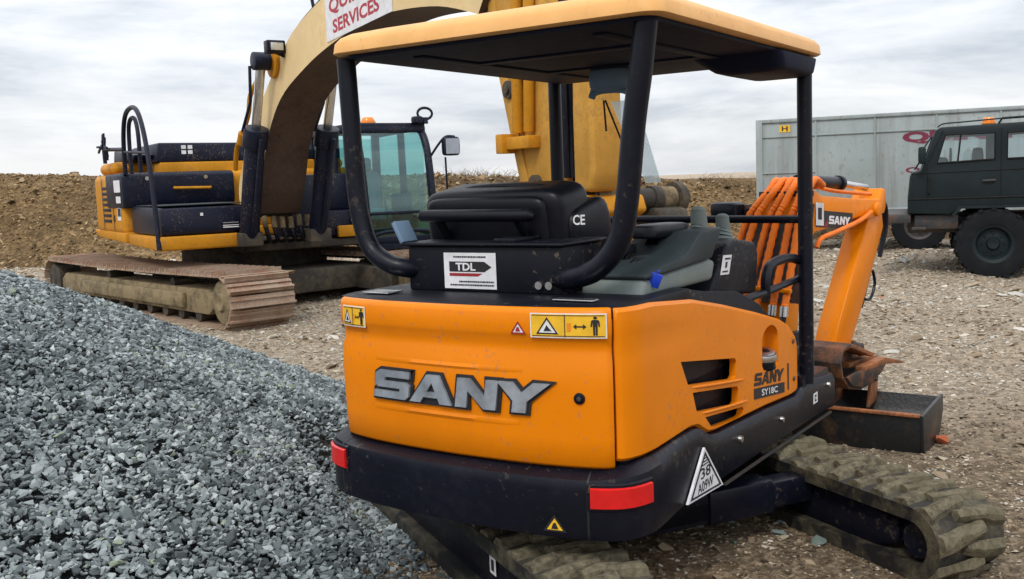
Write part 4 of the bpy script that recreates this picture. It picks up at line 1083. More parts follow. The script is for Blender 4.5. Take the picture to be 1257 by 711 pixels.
b.tube(catmull([(1.24, -.05, 1.50), (1.33, -.07, 1.44), (1.34, -.07, 1.28), (1.27, -.06, 1.10)], 5), .014, 8, mi=0); b.tube(catmull([(1.20, -.02, 1.52), (1.36, -.03, 1.46), (1.37, -.04, 1.28), (1.29, -.05, 1.12)], 5), .012, 8, mi=0)
b.build('bucket_cylinder', [M['black'], M['rod']], stick, T=TB)
b = MB(); b.bar((.84, -.08, .58), (.98, -.08, .50), .03, .05); b.bar((.84, .06, .58), (.98, .06, .50), .03, .05); b.bar((.80, 0, .60), (.92, 0, .66), .05, .04); b.cyl((.92, -.11, .55), (.92, .09, .55), .028, .028, 12); b.cyl((.50, -.12, .59), (.50, .12, .59), .032, .032, 12); b.each('bucket_link', M['darksteel'], stick, T=TB, bevel=.004)
# toothed bucket, crowded open, teeth pointing away
def bucket_mesh(prof, y0, y1, th, mi=0):
    b = MB(); n = len(prof)
    P_ = [Vector((p[0], p[1])) for p in prof]; inn = []
    for i in range(n):
        a, c = P_[max(i - 1, 0)], P_[min(i + 1, n - 1)]; t = (c - a).normalized(); inn.append(P_[i] + Vector((-t.y, t.x)) * th)
    b.prism([tuple(p) for p in P_] + [tuple(p) for p in reversed(inn)], y0, y1)
    return b, P_
prof = [(1.02, .455), (.95, .40), (.82, .355), (.68, .345), (.54, .375), (.46, .45), (.44, .53), (.47, .60), (.56, .615)]
b, P_ = bucket_mesh(prof, -.21, .21, .02)
for y0, y1 in ((-.228, -.212), (.212, .228)): b.prism([(1.02, .455), (.95, .40), (.82, .355), (.68, .345), (.54, .375), (.47, .44), (.60, .455), (.84, .44)], y0, y1)
for y in (-.07, .07): b.prism([(.46, .61), (.62, .60), (.84, .53), (.82, .47), (.52, .46)], y - .012, y + .012)
bk = b.build('digging_bucket', M['rustdark'], mini, T=TB, bevel=.003)
b = MB(); b.prism([(.46, .602), (.60, .628), (.92, .520), (.90, .500), (.60, .60), (.48, .585)], -.19, .16); b.build('hitch_plate', M['rust'], bk, T=TB, bevel=.004)
for k in range(5):
    y = -.20 + .10 * k; b = MB()
    vs = []
    for (x, z, h, wd) in ((.70, .455 + .012 * k, .03, .065), (1.00, .462 + .008 * k, .042, .06), (1.30 + .05 * (k % 2), .405 + .018 * k - .02 * (k % 2), .012, .03)): vs += [(x, y - wd / 2, z - h / 2), (x, y + wd / 2, z - h / 2), (x, y + wd / 2, z + h / 2), (x, y - wd / 2, z + h / 2)]
    b.add(vs, [(0, 1, 2, 3), (8, 11, 10, 9)] + [(4 * i + j, 4 * i + 4 + j, 4 * i + 4 + (j + 1) % 4, 4 * i + (j + 1) % 4) for i in range(2) for j in range(4)])
    b.build('tooth', M['rust'], bk, T=TB, bevel=.004)

# ================================================================== ditching bucket on the ground
e_ = Vector((.43, -.30, 0)).normalized(); ang = math.degrees(math.atan2(e_.y, e_.x))
db = thing('ditching_bucket', 'wide black toothless bucket lying open on the ground by the track', 'bucket', (2.37, 5.77, -.02), ang)
b = MB(); prof = [(-.02, .25), (.015, .005), (.12, -.01), (.30, .0), (.43, .08), (.49, .18), (.50, .27)]
b2, _ = bucket_mesh(prof, -1.02, 0, .018); 
b2.v = [(y, x, z) for x, y, z in b2.v]
body = b2.build('bucket_shell', M['buckblack'], db, bevel=.003)
for x0 in (-.002, -1.04):
    b = MB(); b.prism([(-.025, .255), (.01, 0), (.12, -.015), (.30, -.005), (.44, .075), (.505, .18), (.51, .285)], x0, x0 + .02, 'yz'); b.build('end_plate', M['buckblack'], db, bevel=.003)
b = MB(); b.bar((-1.0, -.02, .258), (-.0, -.025, .255), .035, .018); b.build('cutting_edge', M['rust'], db, bevel=.003)
for x0 in (-.62, -.40):
    b = MB(); b.prism([(.30, .20), (.50, .22), (.50, .40), (.42, .44), (.36, .40), (.34, .30)], x0, x0 + .022, 'yz'); b.build('hitch_ear', M['rust'], db, bevel=.004)
b = MB(); b.cyl((-.64, .42, .37), (-.36, .42, .37), .022, .022, 14); b.build('hitch_pin', M['darksteel'], db)

# ================================================================== LARGE CRAWLER EXCAVATOR (house frame: origin at front right corner, +x forward, +y to its left)
cat = thing('crawler_excavator', 'large weathered yellow tracked excavator with an arched boom, standing behind the small one', 'excavator', (-4.9, 13.64, 0), -58)
CM = Matrix.Translation((-4.9, 13.64, 0)) @ Matrix.Rotation(R_(-58), 4, 'Z')
TK = CM.inverted() @ (Matrix.Translation((-3.42, 12.04, 0)) @ Matrix.Rotation(math.atan2(-.743, .669), 4, 'Z'))
b = MB(); b.prism([(-3.95, .12), (-4.12, .6), (-4.1, 1.9), (-3.9, 2.9), (-3.9, 4.1), (-1.55, 4.1), (-1.55, -.0), (-3.6, 0)], 1.10, 2.02, 'xy'); b.prism([(-3.9, .2), (-4.05, .6), (-4.03, 1.9), (-3.85, 2.9), (-3.85, 4.0), (-2.6, 4.0), (-2.6, .1), (-3.6, .1)], 2.02, 2.22, 'xy')
b.build('engine_housing', M['yellow'], cat, bevel=.13, seg=4)
for k in range(7):
    b = MB(); b.span(-3.02, -2.42, -.012, .002, 1.28 + .085 * k, 1.325 + .085 * k); b.build('grille_slat', M['navy'], cat, bevel=.004)
for zz in (1.30, 1.90):
    b = MB(); b.span(-2.22, -2.14, -.02, .002, zz, zz + .10); b.build('hinge', M['darksteel'], cat, bevel=.006)
b = MB(); fn = lambda u, v, o: Vector((-u, -.003 - o, v))
for (u0, v0, u1, v1, mi) in ((1.62, 1.70, 1.95, 1.94, 0), (1.66, 1.32, 1.92, 1.55, 0), (1.68, 1.38, 1.88, 1.50, 1), (2.2, 1.15, 2.23, 2.0, 1), (3.0, 1.15, 3.03, 2.0, 1)):
    b = MB(); poly_on(b, rect(u0, v0, u1, v1), fn, .004 + .003 * mi, mi); b.build('side_decal', [M['white'], M['ink']], cat, smooth=False)
b = MB(); b.prism([(-3.5, 2.225), (-2.0, 2.225), (-1.95, 2.30), (-3.4, 2.42)], .3, 1.0); b.build('deck_grille', M['navy'], cat, bevel=.02)
b = MB(); b.span(-3.7, -1.7, .62, 3.1, 1.9, 2.17); b.build('hood', M['yellow'], cat, bevel=.03)
b = MB(); b.prism([(.58, 2.175), (3.12, 2.175), (3.1, 2.34), (2.0, 2.36), (1.85, 2.46), (.62, 2.47)], -3.6, -1.75, 'yz'); b.build('hood_cover', M['navy'], cat, bevel=.03)
b = MB(); fn = lambda u, v, o: Vector((-1.748 + o, u, v)); 
for a_ in range(4):
    t = math.pi / 4 + a_ * math.pi / 2; cx_, cz_ = 1.05 + .07 * math.cos(t), 2.36 + .055 * math.sin(t); poly_on(b, rect(cx_ - .035, cz_ - .028, cx_ + .035, cz_ + .028), fn, .004, 0)
b.build('fan_mark', M['white'], cat, smooth=False)
b = MB(); b.prism([(-2.6, 1.5), (-1.40, 1.5), (-1.36, 1.62), (-1.36, 1.98), (-1.42, 2.02), (-2.6, 2.02)], -.02, 1.64); upper = b.build('tool_box', M['navy'], cat, bevel=.03)
b = MB(); b.tube([(-1.34, .72, 1.78), (-1.30, .74, 1.775), (-1.30, 1.24, 1.765), (-1.34, 1.26, 1.77)], .022, 8, mi=0); b.build('handle', M['yellow'], upper)
b = MB()
for y in (.34, 1.2): b.cyl((-1.358, y, 1.93), (-1.345, y, 1.93), .03, .03, 12)
b.each('latch', M['rod'], upper)
b = MB(); fn = lambda u, v, o: Vector((-u, -.022 - o, v)); poly_on(b, rect(1.5, 1.74, 1.95, 1.92), fn, .004, 0); poly_on(b, rect(1.52, 1.58, 1.85, 1.68), fn, .004, 0); b.each('maker_decal', M['white'], upper, smooth=False)
b = MB(); b.prism([(-1.45, 1.13), (.34, 1.13), (.36, 1.25), (.33, 1.50), (-1.45, 1.53)], .10, 1.34); step = b.build('step_box', M['navy'], cat, bevel=.03)
b = MB(); b.span(-1.3, .30, .14, 1.30, 1.527, 1.540); b.build('tread_plate', M['slate'], step, bevel=.004)
b = MB(); fn = lambda u, v, o: Vector((.352 + o, u, v))
for k in range(3): poly_on(b, rect(.92, 1.20 + .028 * k, 1.14, 1.215 + .028 * k), fn, .006, 0)
poly_on(b, rect(.62, 1.38, .66, 1.42), fn, .006, 0); b.build('step_mark', M['white'], step, smooth=False)
b = MB(); b.prism([(-1.5, .96), (.40, .93), (.42, 1.12), (-1.5, 1.12)], .04, 1.36); b.prism([(-1.5, .98), (-3.6, 1.02), (-4.05, 1.14), (-1.5, 1.14)], .0, 4.0); b.build('lower_skirt', M['yellow'], cat, bevel=.03)
b = MB(); b.tube(catmull([(.40, .04, .95), (.33, .04, 1.5), (.18, .04, 2.15), (-.05, .04, 2.62), (-.35, .04, 2.86), (-.75, .04, 2.90), (-1.1, .04, 2.80), (-1.3, .04, 2.5), (-1.36, .04, 2.0)], 5), .033, 10); b.tube([(.14, .04, 2.25), (-1.33, .04, 2.32)], .02, 8); b.build('handrail', M['navy'], cat)
b = MB(); b.tube(catmull([(-.62, .10, 2.0), (-.60, .10, 2.5), (-.72, .10, 2.74), (-.95, .10, 2.78), (-1.15, .10, 2.70), (-1.22, .10, 2.45), (-1.22, .10, 2.0)], 5), .03, 10); b.build('handrail', M['navy'], cat)
b = MB()
for k in range(16):
    a_ = RNG.uniform(0, 6.28); l = RNG.uniform(.1, .22); p = Vector((-2.75 + RNG.normal(0, .15), .03 + RNG.normal(0, .04), 2.46)); b.bar(p, p + Vector((math.cos(a_) * l, 0, math.sin(a_) * l)), .03, .03)
b.tube([(-2.75, .03, 2.2), (-2.75, .03, 2.46)], .03, 8); b.tube([(-2.75, .03, 2.42), (-1.36, .05, 2.36)], .03, 8); b.build('mirror_bracket', M['navy'], cat)
# front deck and hydraulics between the boom feet
b = MB(); b.span(-3.2, -.15, 1.34, 4.4, .80, .97); b.span(-.15, .02, 1.36, 3.2, .82, .93); deckc = b.build('main_frame', M['darkmud'], cat, bevel=.02)
b = MB(); b.cyl((-2.0, 2.1, .45), (-2.0, 2.1, .82), 1.15, 1.15, 40); b.build('slew_ring', M['darkmud'], cat)
b = MB(); b.span(-1.2, -.35, 2.15, 3.1, .97, 1.9); b.build('valve_cover', M['navy'], cat, bevel=.03)
for k in range(7):
    b = MB(); y = 1.40 + .125 * k; dz = .03 * ((k * 3) % 4) / 3
    b.cyl((.34, y, 1.14 + dz), (.31, y, 1.30 + dz), .042, .038, 10, 0); b.tube(catmull([(.33, y, 1.16 + dz), (.36, y + .02, 1.06), (.30, y + .05, .98), (.05, y + .06, .95)], 4), .034, 8, mi=1); b.build('hydraulic_hose', [M['mud'], M['black']], cat)
b = MB(); b.span(.0, .08, 2.72, 3.05, .95, 1.12); b.build('lamp_block', M['yellow'], cat, bevel=.02)
# boom
upper_e = [(-.25, 1.30), (-.45, 1.55), (-.34, 1.90), (.36, 2.56), (1.16, 3.09), (2.0, 3.55), (2.8, 3.77), (3.5, 3.88), (4.5, 3.92), (5.6, 3.75), (6.5, 3.45), (6.75, 3.3)]
lower_e = [(6.6, 3.12), (5.9, 3.30), (5.0, 3.40), (4.3, 3.40), (3.4, 3.31), (2.5, 3.14), (1.55, 2.84), (.92, 2.32), (.58, 1.70), (.30, 1.36)]
def smooth_edge(E, k=5): return [(p.x, p.y) for p in catmull([(x, z, 0) for x, z in E], k)]
U_, L_ = smooth_edge(upper_e), smooth_edge(lower_e)
b = MB(); pl = U_ + L_; nU = len(U_); n = len(pl)
vs = [(x, 1.42, z) for x, z in pl] + [(x, 2.04, z) for x, z in pl]
b.add(vs, [tuple(range(n)), tuple(range(2 * n - 1, n - 1, -1))], 0)
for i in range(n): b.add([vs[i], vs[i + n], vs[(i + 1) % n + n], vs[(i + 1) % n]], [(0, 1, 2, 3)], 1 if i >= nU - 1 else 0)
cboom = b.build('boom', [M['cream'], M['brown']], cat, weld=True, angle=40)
b = MB(); fnb = lambda u, v, o: Vector((3.23 + u * .985 - v * .02, 1.418 - o, 3.26 + .05 * u + v + .0 * u * u))
banq = [(0, .07), (1.75, .06), (1.75, .62), (0, .56)]
poly_on(b, banq, fnb, .004, 0, .003)
put_text(b, 'QUINN', fnb, .12, .33, 1.2, .19, .0055, 1, .03, .0); put_text(b, 'SERVICES', fnb, .20, .13, 1.25, .15, .0055, 1, .03)
b.build('banner', [M['white'], M['stripered']], cboom, smooth=False)
b = MB()
for dy, dz in ((1.50, .05), (1.60, .07), (1.90, .06)): b.tube([(x, dy, z + dz) for x, z in U_[8:]], .03, 8)
for i in range(12, len(U_), 9): b.tube([(U_[i][0], 1.45, U_[i][1]), (U_[i][0] - .06, 1.45, U_[i][1] + .16), (U_[i][0] + .15, 1.45, U_[i][1] + .18), (U_[i][0] + .22, 1.45, U_[i][1] + .05)], .022, 6)
b.each('boom_hose', M['black'], cboom)
b = MB(); b.cyl((1.43, 1.18, 3.32), (1.43, 2.28, 3.32), .095, .095, 20, 0); b.cyl((1.43, 1.37, 3.32), (1.43, 1.43, 3.32), .20, .20, 22, 0); b.build('boom_pin', M['yellow'], cboom, bevel=.01)
b = MB(); b.box((1.80, 1.30, 3.46), (.14, .24, .16), None, 0); b.box((1.88, 1.30, 3.46), (.03, .19, .12), None, 1); b.bar((1.80, 1.3, 3.40), (1.80, 1.45, 3.34), .04, .04, 0); b.build('work_lamp', [M['black'], M['lampglass']], cboom, bevel=.02)
b = MB(); b.tube(catmull([(-.35, 1.36, 2.0), (-.15, 1.34, 2.3), (.1, 1.36, 2.5), (.35, 1.38, 2.75), (.5, 1.38, 3.0), (.95, 1.38, 3.2)], 5), .035, 8); b.cyl((-.02, 1.36, 2.36), (.1, 1.36, 2.50), .06, .06, 12); b.build('boom_pipe', M['yellow'], cboom)
for yc in (1.24, 2.24):
    b = MB(); p0, p1, p2 = Vector((.45, yc, 1.02)), Vector((1.03, yc, 2.45)), Vector((1.43, yc, 3.33))
    b.cyl(p0, p1, .135, .135, 22, 0); b.cyl(p1 - (p1 - p0).normalized() * .2, p1 + (p2 - p1).normalized() * .06, .165, .165, 22, 0); b.cyl(p1, p2, .062, .062, 16, 1); b.cyl(p2 + Vector((0, -.11, 0)), p2 + Vector((0, .11, 0)), .115, .115, 18, 0); b.tube([tuple(p1 + Vector((-.05, -.16, .02))), tuple(p2 + Vector((-.16, -.12, -.5))), tuple(p2 + Vector((-.1, -.12, -.05)))], .022, 8, mi=0); b.tube([tuple(p0 + Vector((.2, 0, .1))), tuple(p1 + Vector((.22, 0, -.1)))], .03, 8, mi=0)
    b.build('boom_cylinder', [M['navy'], M['rod']], cat, bevel=.008)
b = MB(); b.span(.28, .60, 1.08, 1.40, .93, 1.12); b.span(.28, .60, 2.08, 2.40, .93, 1.12); b.each('cylinder_foot', M['darkmud'], cat, bevel=.02)
# stick, bucket cylinder, quick hitch
b = MB(); b.prism([(6.35, 3.75), (6.6, 3.85), (7.35, 3.4), (7.55, 2.6), (7.64, 1.62), (7.40, 1.45), (7.08, 1.50), (6.74, 2.62), (6.50, 3.3)], 1.50, 2.0); cst = b.build('stick', M['armtan'], cat, bevel=.02)
b = MB(); b.prism([(6.62, 3.3), (6.74, 3.3), (7.0, 2.3), (7.2, 1.62), (7.12, 1.62), (6.84, 2.5)], 1.485, 1.502); b.build('weld_rib', M['armtan'], cst, bevel=.004)
for xx, zz in ((7.30, 1.66), (6.95, 2.45)):
    b = MB(); b.cyl((xx, 1.46, zz), (xx, 1.50, zz), .075, .075, 18); b.cyl((xx, 1.44, zz), (xx, 1.46, zz), .04, .04, 12); b.build('pin', M['darkmud'], cst)
b = MB(); b.cyl((7.16, 1.45, 3.4), (7.12, 1.45, 2.08), .05, .05, 12); b.cyl((7.36, 1.45, 3.4), (7.28, 1.45, 2.08), .045, .045, 12); b.box((7.14, 1.44, 2.0), (.46, .12, .10)); b.box((6.98, 1.42, 2.0), (.10, .16, .16)); b.box((7.24, 1.45, 2.62), (.30, .11, .07)); b.build('stick_pipe', M['yellow'], cst, bevel=.008)
b = MB(); b.tube(catmull([(7.66, 1.55, 3.2), (7.72, 1.5, 2.8), (7.72, 1.5, 2.3), (7.70, 1.52, 1.7)], 6), .03, 8); b.tube(catmull([(7.62, 1.58, 3.2), (7.70, 1.56, 2.6), (7.74, 1.56, 1.7)], 6), .035, 8); b.tube([(7.1 + .16 * math.cos(t), 1.46, 3.62 + .22 * math.sin(t)) for t in [i * 2 * math.pi / 20 for i in range(20)]], .035, 8, closed=True); b.span(7.66, 7.78, 1.6, 1.7, 1.6, 3.2); b.each('stick_hose', M['black'], cst)
b = MB(); b.prism([(7.84, 3.3), (8.07, 3.2), (8.09, 1.75), (8.02, 1.58), (7.80, 1.60), (7.80, 2.2)], 1.50, 1.78); b.build('bucket_cylinder', M['armtan'], cat, bevel=.04)
b = MB(); b.prism([(7.15, 1.56), (7.55, 1.62), (8.0, 1.55), (8.05, 1.42), (7.8, 1.30), (7.3, 1.34)], 1.46, 2.04); b.prism([(7.35, 1.34), (7.9, 1.30), (7.95, .5), (7.7, .15), (7.3, .12), (7.2, .6)], 1.45, 2.05); b.build('quick_hitch', M['yellow'], cat, bevel=.03)
b = MB(); b.cyl((7.85, 1.45, 1.52), (7.8, 2.62, 1.50), .085, .085, 22, 0); b.cyl((7.81, 2.25, 1.505), (7.81, 2.34, 1.505), .105, .105, 22, 0); b.cyl((7.8, 2.50, 1.50), (7.8, 2.58, 1.50), .135, .135, 22, 0); b.cyl((7.86, 1.62, 1.51), (7.86, 1.80, 1.51), .12, .12, 22, 1); b.cyl((7.8, 2.34, 1.50), (7.8, 2.50, 1.50), .10, .10, 16, 1); b.cyl((7.8, 2.58, 1.50), (7.8, 2.66, 1.50), .06, .06, 16, 0); b.build('hitch_tube', [M['darkmud'], M['mud']], cat, bevel=.01)
b = MB(); b.prism([(7.7, 1.45), (8.0, 1.42), (8.1, .9), (7.9, .3), (7.5, .2)], 2.2, 2.5); b.build('bucket', M['darkmud'], cat, bevel=.03)
# cab
cy0, cy1, cx0, cx1 = 3.16, 4.42, -2.1, .0
b = MB()
for (x, y) in ((cx0 + .06, cy0 + .06), (cx0 + .06, cy1 - .06)): b.bar((x, y, .95), (x, y, 2.6), .12, .12, up=(1, 0, 0))
for y in (cy0 + .05, cy1 - .05): b.tube(catmull([(cx1 + .02, y, .80), (cx1 - .0, y, 1.4), (cx1 - .12, y, 2.2), (cx1 - .30, y, 2.52), (cx1 - .55, y, 2.6)], 5), .065, 8); b.bar((cx0, y, 2.58), (cx1 - .5, y, 2.60), .12, .12); b.bar((-1.0, y, .95), (-1.05, y, 2.58), .10, .10, up=(1, 0, 0)); b.bar((cx0, y, 1.18), (cx1, y, 1.16), .05, .06)
b.span(cx0, cx1 - .25, cy0, cy1, 2.56, 2.66); b.span(cx0, cx1 + .02, cy0, cy1, .78, .90); b.bar((cx1 + .0, cy0, 1.265), (cx1 + .0, cy1, 1.265), .05, .05)
b.bar((cx1 - .30, cy0, 2.56), (cx1 - .30, cy1, 2.56), .12, .10)
cab = b.build('cab', M['navy'], cat, bevel=.02)
b = MB(); b.prism([(cx1 - .01, 1.28), (cx1 - .12, 2.2), (cx1 - .28, 2.52), (cx1 - .27, 2.53), (cx1 - .10, 2.2), (cx1 + .0, 1.28)], cy0 + .1, cy1 - .1); b.build('windscreen', M['cabglass'], cab)
b = MB(); b.span(cx1 - .01, cx1, cy0 + .1, cy1 - .1, .90, 1.24); b.build('lower_window', M['cabglass'], cab)
for y in (cy0 + .03, cy1 - .03):
    b = MB(); b.span(cx0 + .1, -1.1, y - .004, y + .004, 1.2, 2.52); b.span(-1.0, cx1 - .3, y - .004, y + .004, 1.2, 2.52); b.build('side_window', M['cabglass'], cab)
b = MB(); b.span(cx0 + .02, cx0 + .03, cy0 + .12, cy1 - .12, 1.5, 2.5); b.build('rear_window', M['cabglass'], cab)
b = MB(); b.span(cx0 + .02, cx0 + .06, cy0, cy1, .9, 1.5); b.span(cx0 + .05, cx1 - .1, cy1 - .06, cy1 - .02, .9, 1.18); b.each('lower_panel', M['greenpanel'], cab)
b = MB(); superbox(b, (-1.25, 3.72, 1.55), (.24, .62, .80), .4, 10); superbox(b, (-.95, 3.72, 1.22), (.6, .60, .22), .4, 10); superbox(b, (-1.25, 3.72, 2.05), (.16, .34, .22), .45, 8); b.build('operator_seat', M['seatcloth'], cab)
b = MB(); b.span(-.75, -.35, 3.25, 3.45, 1.1, 1.55); b.span(-.75, -.4, 4.0, 4.2, 1.1, 1.55); b.tube([(-.5, 3.35, 1.5), (-.45, 3.36, 1.75)], .03, 8); b.tube([(-.2, 3.7, 1.0), (-.35, 3.7, 1.45)], .025, 8); b.build('cab_console', M['slate'], cab, bevel=.03)
b = MB(); b.cyl((-.5, 3.55, 2.66), (-.5, 3.55, 2.70), .12, .12, 16, 0); b.cyl((-.5, 3.55, 2.70), (-.5, 3.55, 2.76), .11, .08, 16, 0); b.build('beacon', M['amber'], cab, bevel=.008)
b = MB(); b.tube(catmull([(-.1, 4.40, 2.1), (.02, 4.50, 2.3), (.05, 4.62, 2.42), (.05, 4.78, 2.42)], 4), .02, 8, mi=0); superbox(b, (.06, 4.70, 2.27), (.10, .30, .30), .35, 8, mi=0); b.box((.118, 4.70, 2.27), (.01, .24, .24), None, 1); b.tube([(.05, 4.60, 2.1), (.04, 4.62, 1.3)], .018, 6, mi=0); b.build('mirror', [M['navy'], M['chrome']], cab)
b = MB(); b.tube([(-.2, 4.40 + .13 * math.cos(t), 2.80 + .09 * math.sin(t)) for t in [i * 2 * math.pi / 16 for i in range(16)]], .022, 6, closed=True); b.cyl((-.2, 4.40, 2.64), (-.2, 4.40, 2.74), .05, .04, 10); superbox(b, (-.2, 4.26, 2.70), (.14, .18, .12), .5, 6); b.build('roof_lamp', M['navy'], cab)
b = MB(); b.tube(catmull([(.1, 3.2, .86), (.2, 3.4, .98), (.2, 4.1, .98), (.1, 4.4, .86)], 5), .03, 8); b.span(-.1, .18, 3.2, 4.4, .72, .80); b.build('front_step', M['navy'], cab)
b = MB(); b.span(-2.0, -.02, cy0 - .62, cy0 - .04, .97, 1.35); b.span(-1.9, -.3, cy0 - .5, cy0 - .04, 1.35, 1.9); b.build('boom_side_panel', M['navy'], cat, bevel=.04)
b = MB()
for (z, r) in ((1.36, .07), (1.50, .07)): b.revolve([(r, 0), (r, .012), (r * .45, .012), (r * .45, 0)], (.025, 3.02, z - .16), (1, 0, 0), 16)
b.each('lift_mark', M['white'], cat)
# crawler tracks
def steel_track(y0, wd):
    L0, L1, r, z0 = -6.45, -.30, .325, .335
    b = MB(); P_ = []
    for i in range(13): a = -math.pi / 2 + math.pi * i / 12; P_.append((L1 + r * math.cos(a), z0 + r * math.sin(a)))
    top = []
    for i in range(1, 10):
        t = i / 10; x = L1 + (L0 - L1) * t; top.append((x, z0 + r - .03 * math.sin(math.pi * t)))
    P_ += top
    for i in range(13): a = math.pi / 2 + math.pi * i / 12; P_.append((L0 + r * math.cos(a), z0 + r * math.sin(a)))
    for (p, t) in resample(P_, .172):
        nrm = (t[1], -t[0]); X_ = Vector((t[0], 0, t[1])); N_ = Vector((nrm[0], 0, nrm[1])); c = Vector((p[0], y0 + wd / 2, p[1])); Rm = Matrix((X_, Vector((0, 1, 0)), N_)).transposed()
        b.box(c, (.155, wd, .024), Rm, 0)
        for dx, hh in ((-.055, .045), (.035, .022)): b.box(c + X_ * dx + N_ * (.012 + hh / 2), (.026, wd - .01, hh), Rm, 0)
        b.box(c - N_ * .05 + Vector((0, .0, 0)), (.12, .22, .07), Rm, 1)
    tr = b.build('crawler_track', [M['shoe'], M['darkmud']], cat, T=TK, bevel=0)
    b = MB(); b.prism([(-6.2, .22), (-6.1, .14), (-.8, .14), (-.62, .22), (-.62, .38), (-.8, .46), (-6.0, .46), (-6.2, .36)], y0 + .10, y0 + wd - .2); b.span(-5.2, -1.4, y0 + .03, y0 + .10, .20, .40); b.build('track_frame', M['mud'], tr, T=TK, bevel=.02)
    b = MB()
    for x in np.arange(-5.8, -.7, .52): b.cyl((x, y0 + .12, .12), (x, y0 + .5, .12), .09, .09, 14)
    for x in (-4.2, -1.9): b.cyl((x, y0 + .14, .50), (x, y0 + .5, .50), .07, .07, 12)
    b.each('roller', M['darkmud'], tr, T=TK)
    for x, mt in ((L1, 'mud'), (L0, 'darkmud')):
        b = MB(); b.revolve([(0, .02), (.10, .0), (.13, .03), (.20, .03), (.27, .05), (.27, .40), (0, .42)], (x, y0 + .02, z0), (0, 1, 0), 26, closed=False); b.build('idler', M[mt], tr, T=TK)
    return tr
steel_track(0, .88); steel_track(3.05, .88)
b = MB(); b.span(-4.2, -1.6, .8, 3.2, .18, .52); b.bar((-1.9, .9, .35), (-.9, .75, .3), .5, .34); b.bar((-1.9, 3.1, .35), (-.9, 3.25, .3), .5, .34); b.build('centre_frame', M['darkmud'], cat, T=TK, bevel=.03)
b = MB()
for k in range(26):
    v, f = pr_r[k % len(pr_r)]; s = RNG.uniform(.05, .13); c = (RNG.uniform(-3.6, -.9), RNG.uniform(.9, 1.4), .62)
    b.add([(c[0] + p[0] * s * 1.6, c[1] + p[1] * s * 1.4, .58 + p[2] * s) for p in v], [tuple(q) for q in f])
b.build('mud_clods', M['mud'], cat, T=TK, smooth=False)

# ================================================================== TRAILER
trl = thing('box_trailer', 'long pale grey box trailer with dark red lettering, parked behind the army lorry', 'trailer', (5.2, 21, 0), -21.7)
b = MB(); b.span(0, 12.5, .02, 2.5, .80, 2.70)
body = b.build('trailer_body', M['trailer'], trl, bevel=.02)
b = MB()
b.span(-.03, .10, -.02, 2.52, .76, 2.72); b.span(12.4, 12.53, -.02, 2.52, .76, 2.72); b.span(-.03, 12.53, -.015, .02, 2.66, 2.73); b.span(.1, 12.4, -.006, .02, 2.355, 2.385); b.span(.1, 12.4, -.012, .02, .76, .86)
b.build('trailer_rail', M['trailer'], body, bevel=.006)
b = MB()
for x in np.arange(1.16, 12.3, 1.13): b.span(x - .016, x + .016, -.004, .02, .86, 2.655)
b.span(.1, 1.14, -.004, .02, 1.62, 1.645)
b.each('panel_seam', M['trailer'], body)
cfn = lambda u, v, o: Vector((u, .0195 - o, v))
b = MB(); put_text(b, 'QUINN', cfn, 2.80, 2.10, 1.95, .24, .006, 0, .05); b.build('lettering', M['plum'], body, smooth=False); b = MB(); put_text(b, 'QUINN', cfn, 2.86, 1.52, 1.1, .13, .006, 0, .03); b.build('lettering', M['plum'], body, smooth=False)
b = MB(); poly_on(b, rect(.44, 2.46, .66, 2.60), cfn, .008, 0); poly_on(b, rect(.49, 2.48, .52, 2.58), cfn, .0095, 1); poly_on(b, rect(.58, 2.48, .61, 2.58), cfn, .0095, 1); poly_on(b, rect(.52, 2.52, .58, 2.54), cfn, .0095, 1); b.build('yellow_plate', [M['decal'], M['ink']], body, smooth=False)
b = MB(); b.span(.3, 12.2, .5, .62, .55, .80); b.span(.3, 12.2, 1.9, 2.02, .55, .80); b.span(.2, 12.0, .1, .14, .5, .62); b.each('chassis_beam', M['darksteel'], trl)
def wheel(parent, c, r, wd, hubm, axis=(0, 1, 0), chunky=18):
    s_ = -1
    b = MB(); h = wd / 2
    b.revolve([(r * .55, -h * .9), (r * .80, -h), (r * .95, -h * .92), (r * .985, -h * .7), (r * .985, h * .7), (r * .95, h * .92), (r * .80, h), (r * .55, h * .9)], c, axis, 40)
    for k in range(chunky * 2):
        a = 2 * math.pi * k / (chunky * 2); e = Vector((math.cos(a), 0, math.sin(a))); t = Vector((-math.sin(a), 0, math.cos(a))); y = (-1) ** k * h * .5
        b.box(Vector(c) + e * r * .975 + Vector((0, y, 0)), (r * .085, h * 1.02, r * .13), Matrix((e, Vector((0, 1, 0)), t)).transposed())
    o = b.build('wheel', M['tyre'], parent)
    b = MB(); b.revolve([(0, -h * .55), (r * .15, -h * .60), (r * .19, -h * .35), (r * .40, -h * .25), (r * .46, -h * .75), (r * .57, -h * .86), (r * .57, h * .8), (0, h * .8)], c, axis, 32, closed=False)
    for k in range(8):
        a = 2 * math.pi * k / 8; p = Vector(c) + Vector((math.cos(a) * r * .29, -h * .28, math.sin(a) * r * .29)); b.cyl(p, p + Vector((0, -.03, 0)), r * .035, r * .03, 8)
    b.build('rim', M[hubm], o, bevel=0)
    return o
for x in (3.12, 10.2, 11.4):
    for y in (.22, 2.28): wheel(trl, (x, y, .50), .52, .30, 'darksteel')
b = MB(); b.cyl((3.12, .2, .5), (3.12, 2.3, .5), .06, .06, 12); b.cyl((10.2, .2, .5), (10.2, 2.3, .5), .06, .06, 12); b.cyl((11.4, .2, .5), (11.4, 2.3, .5), .06, .06, 12); b.each('axle', M['darksteel'], trl)

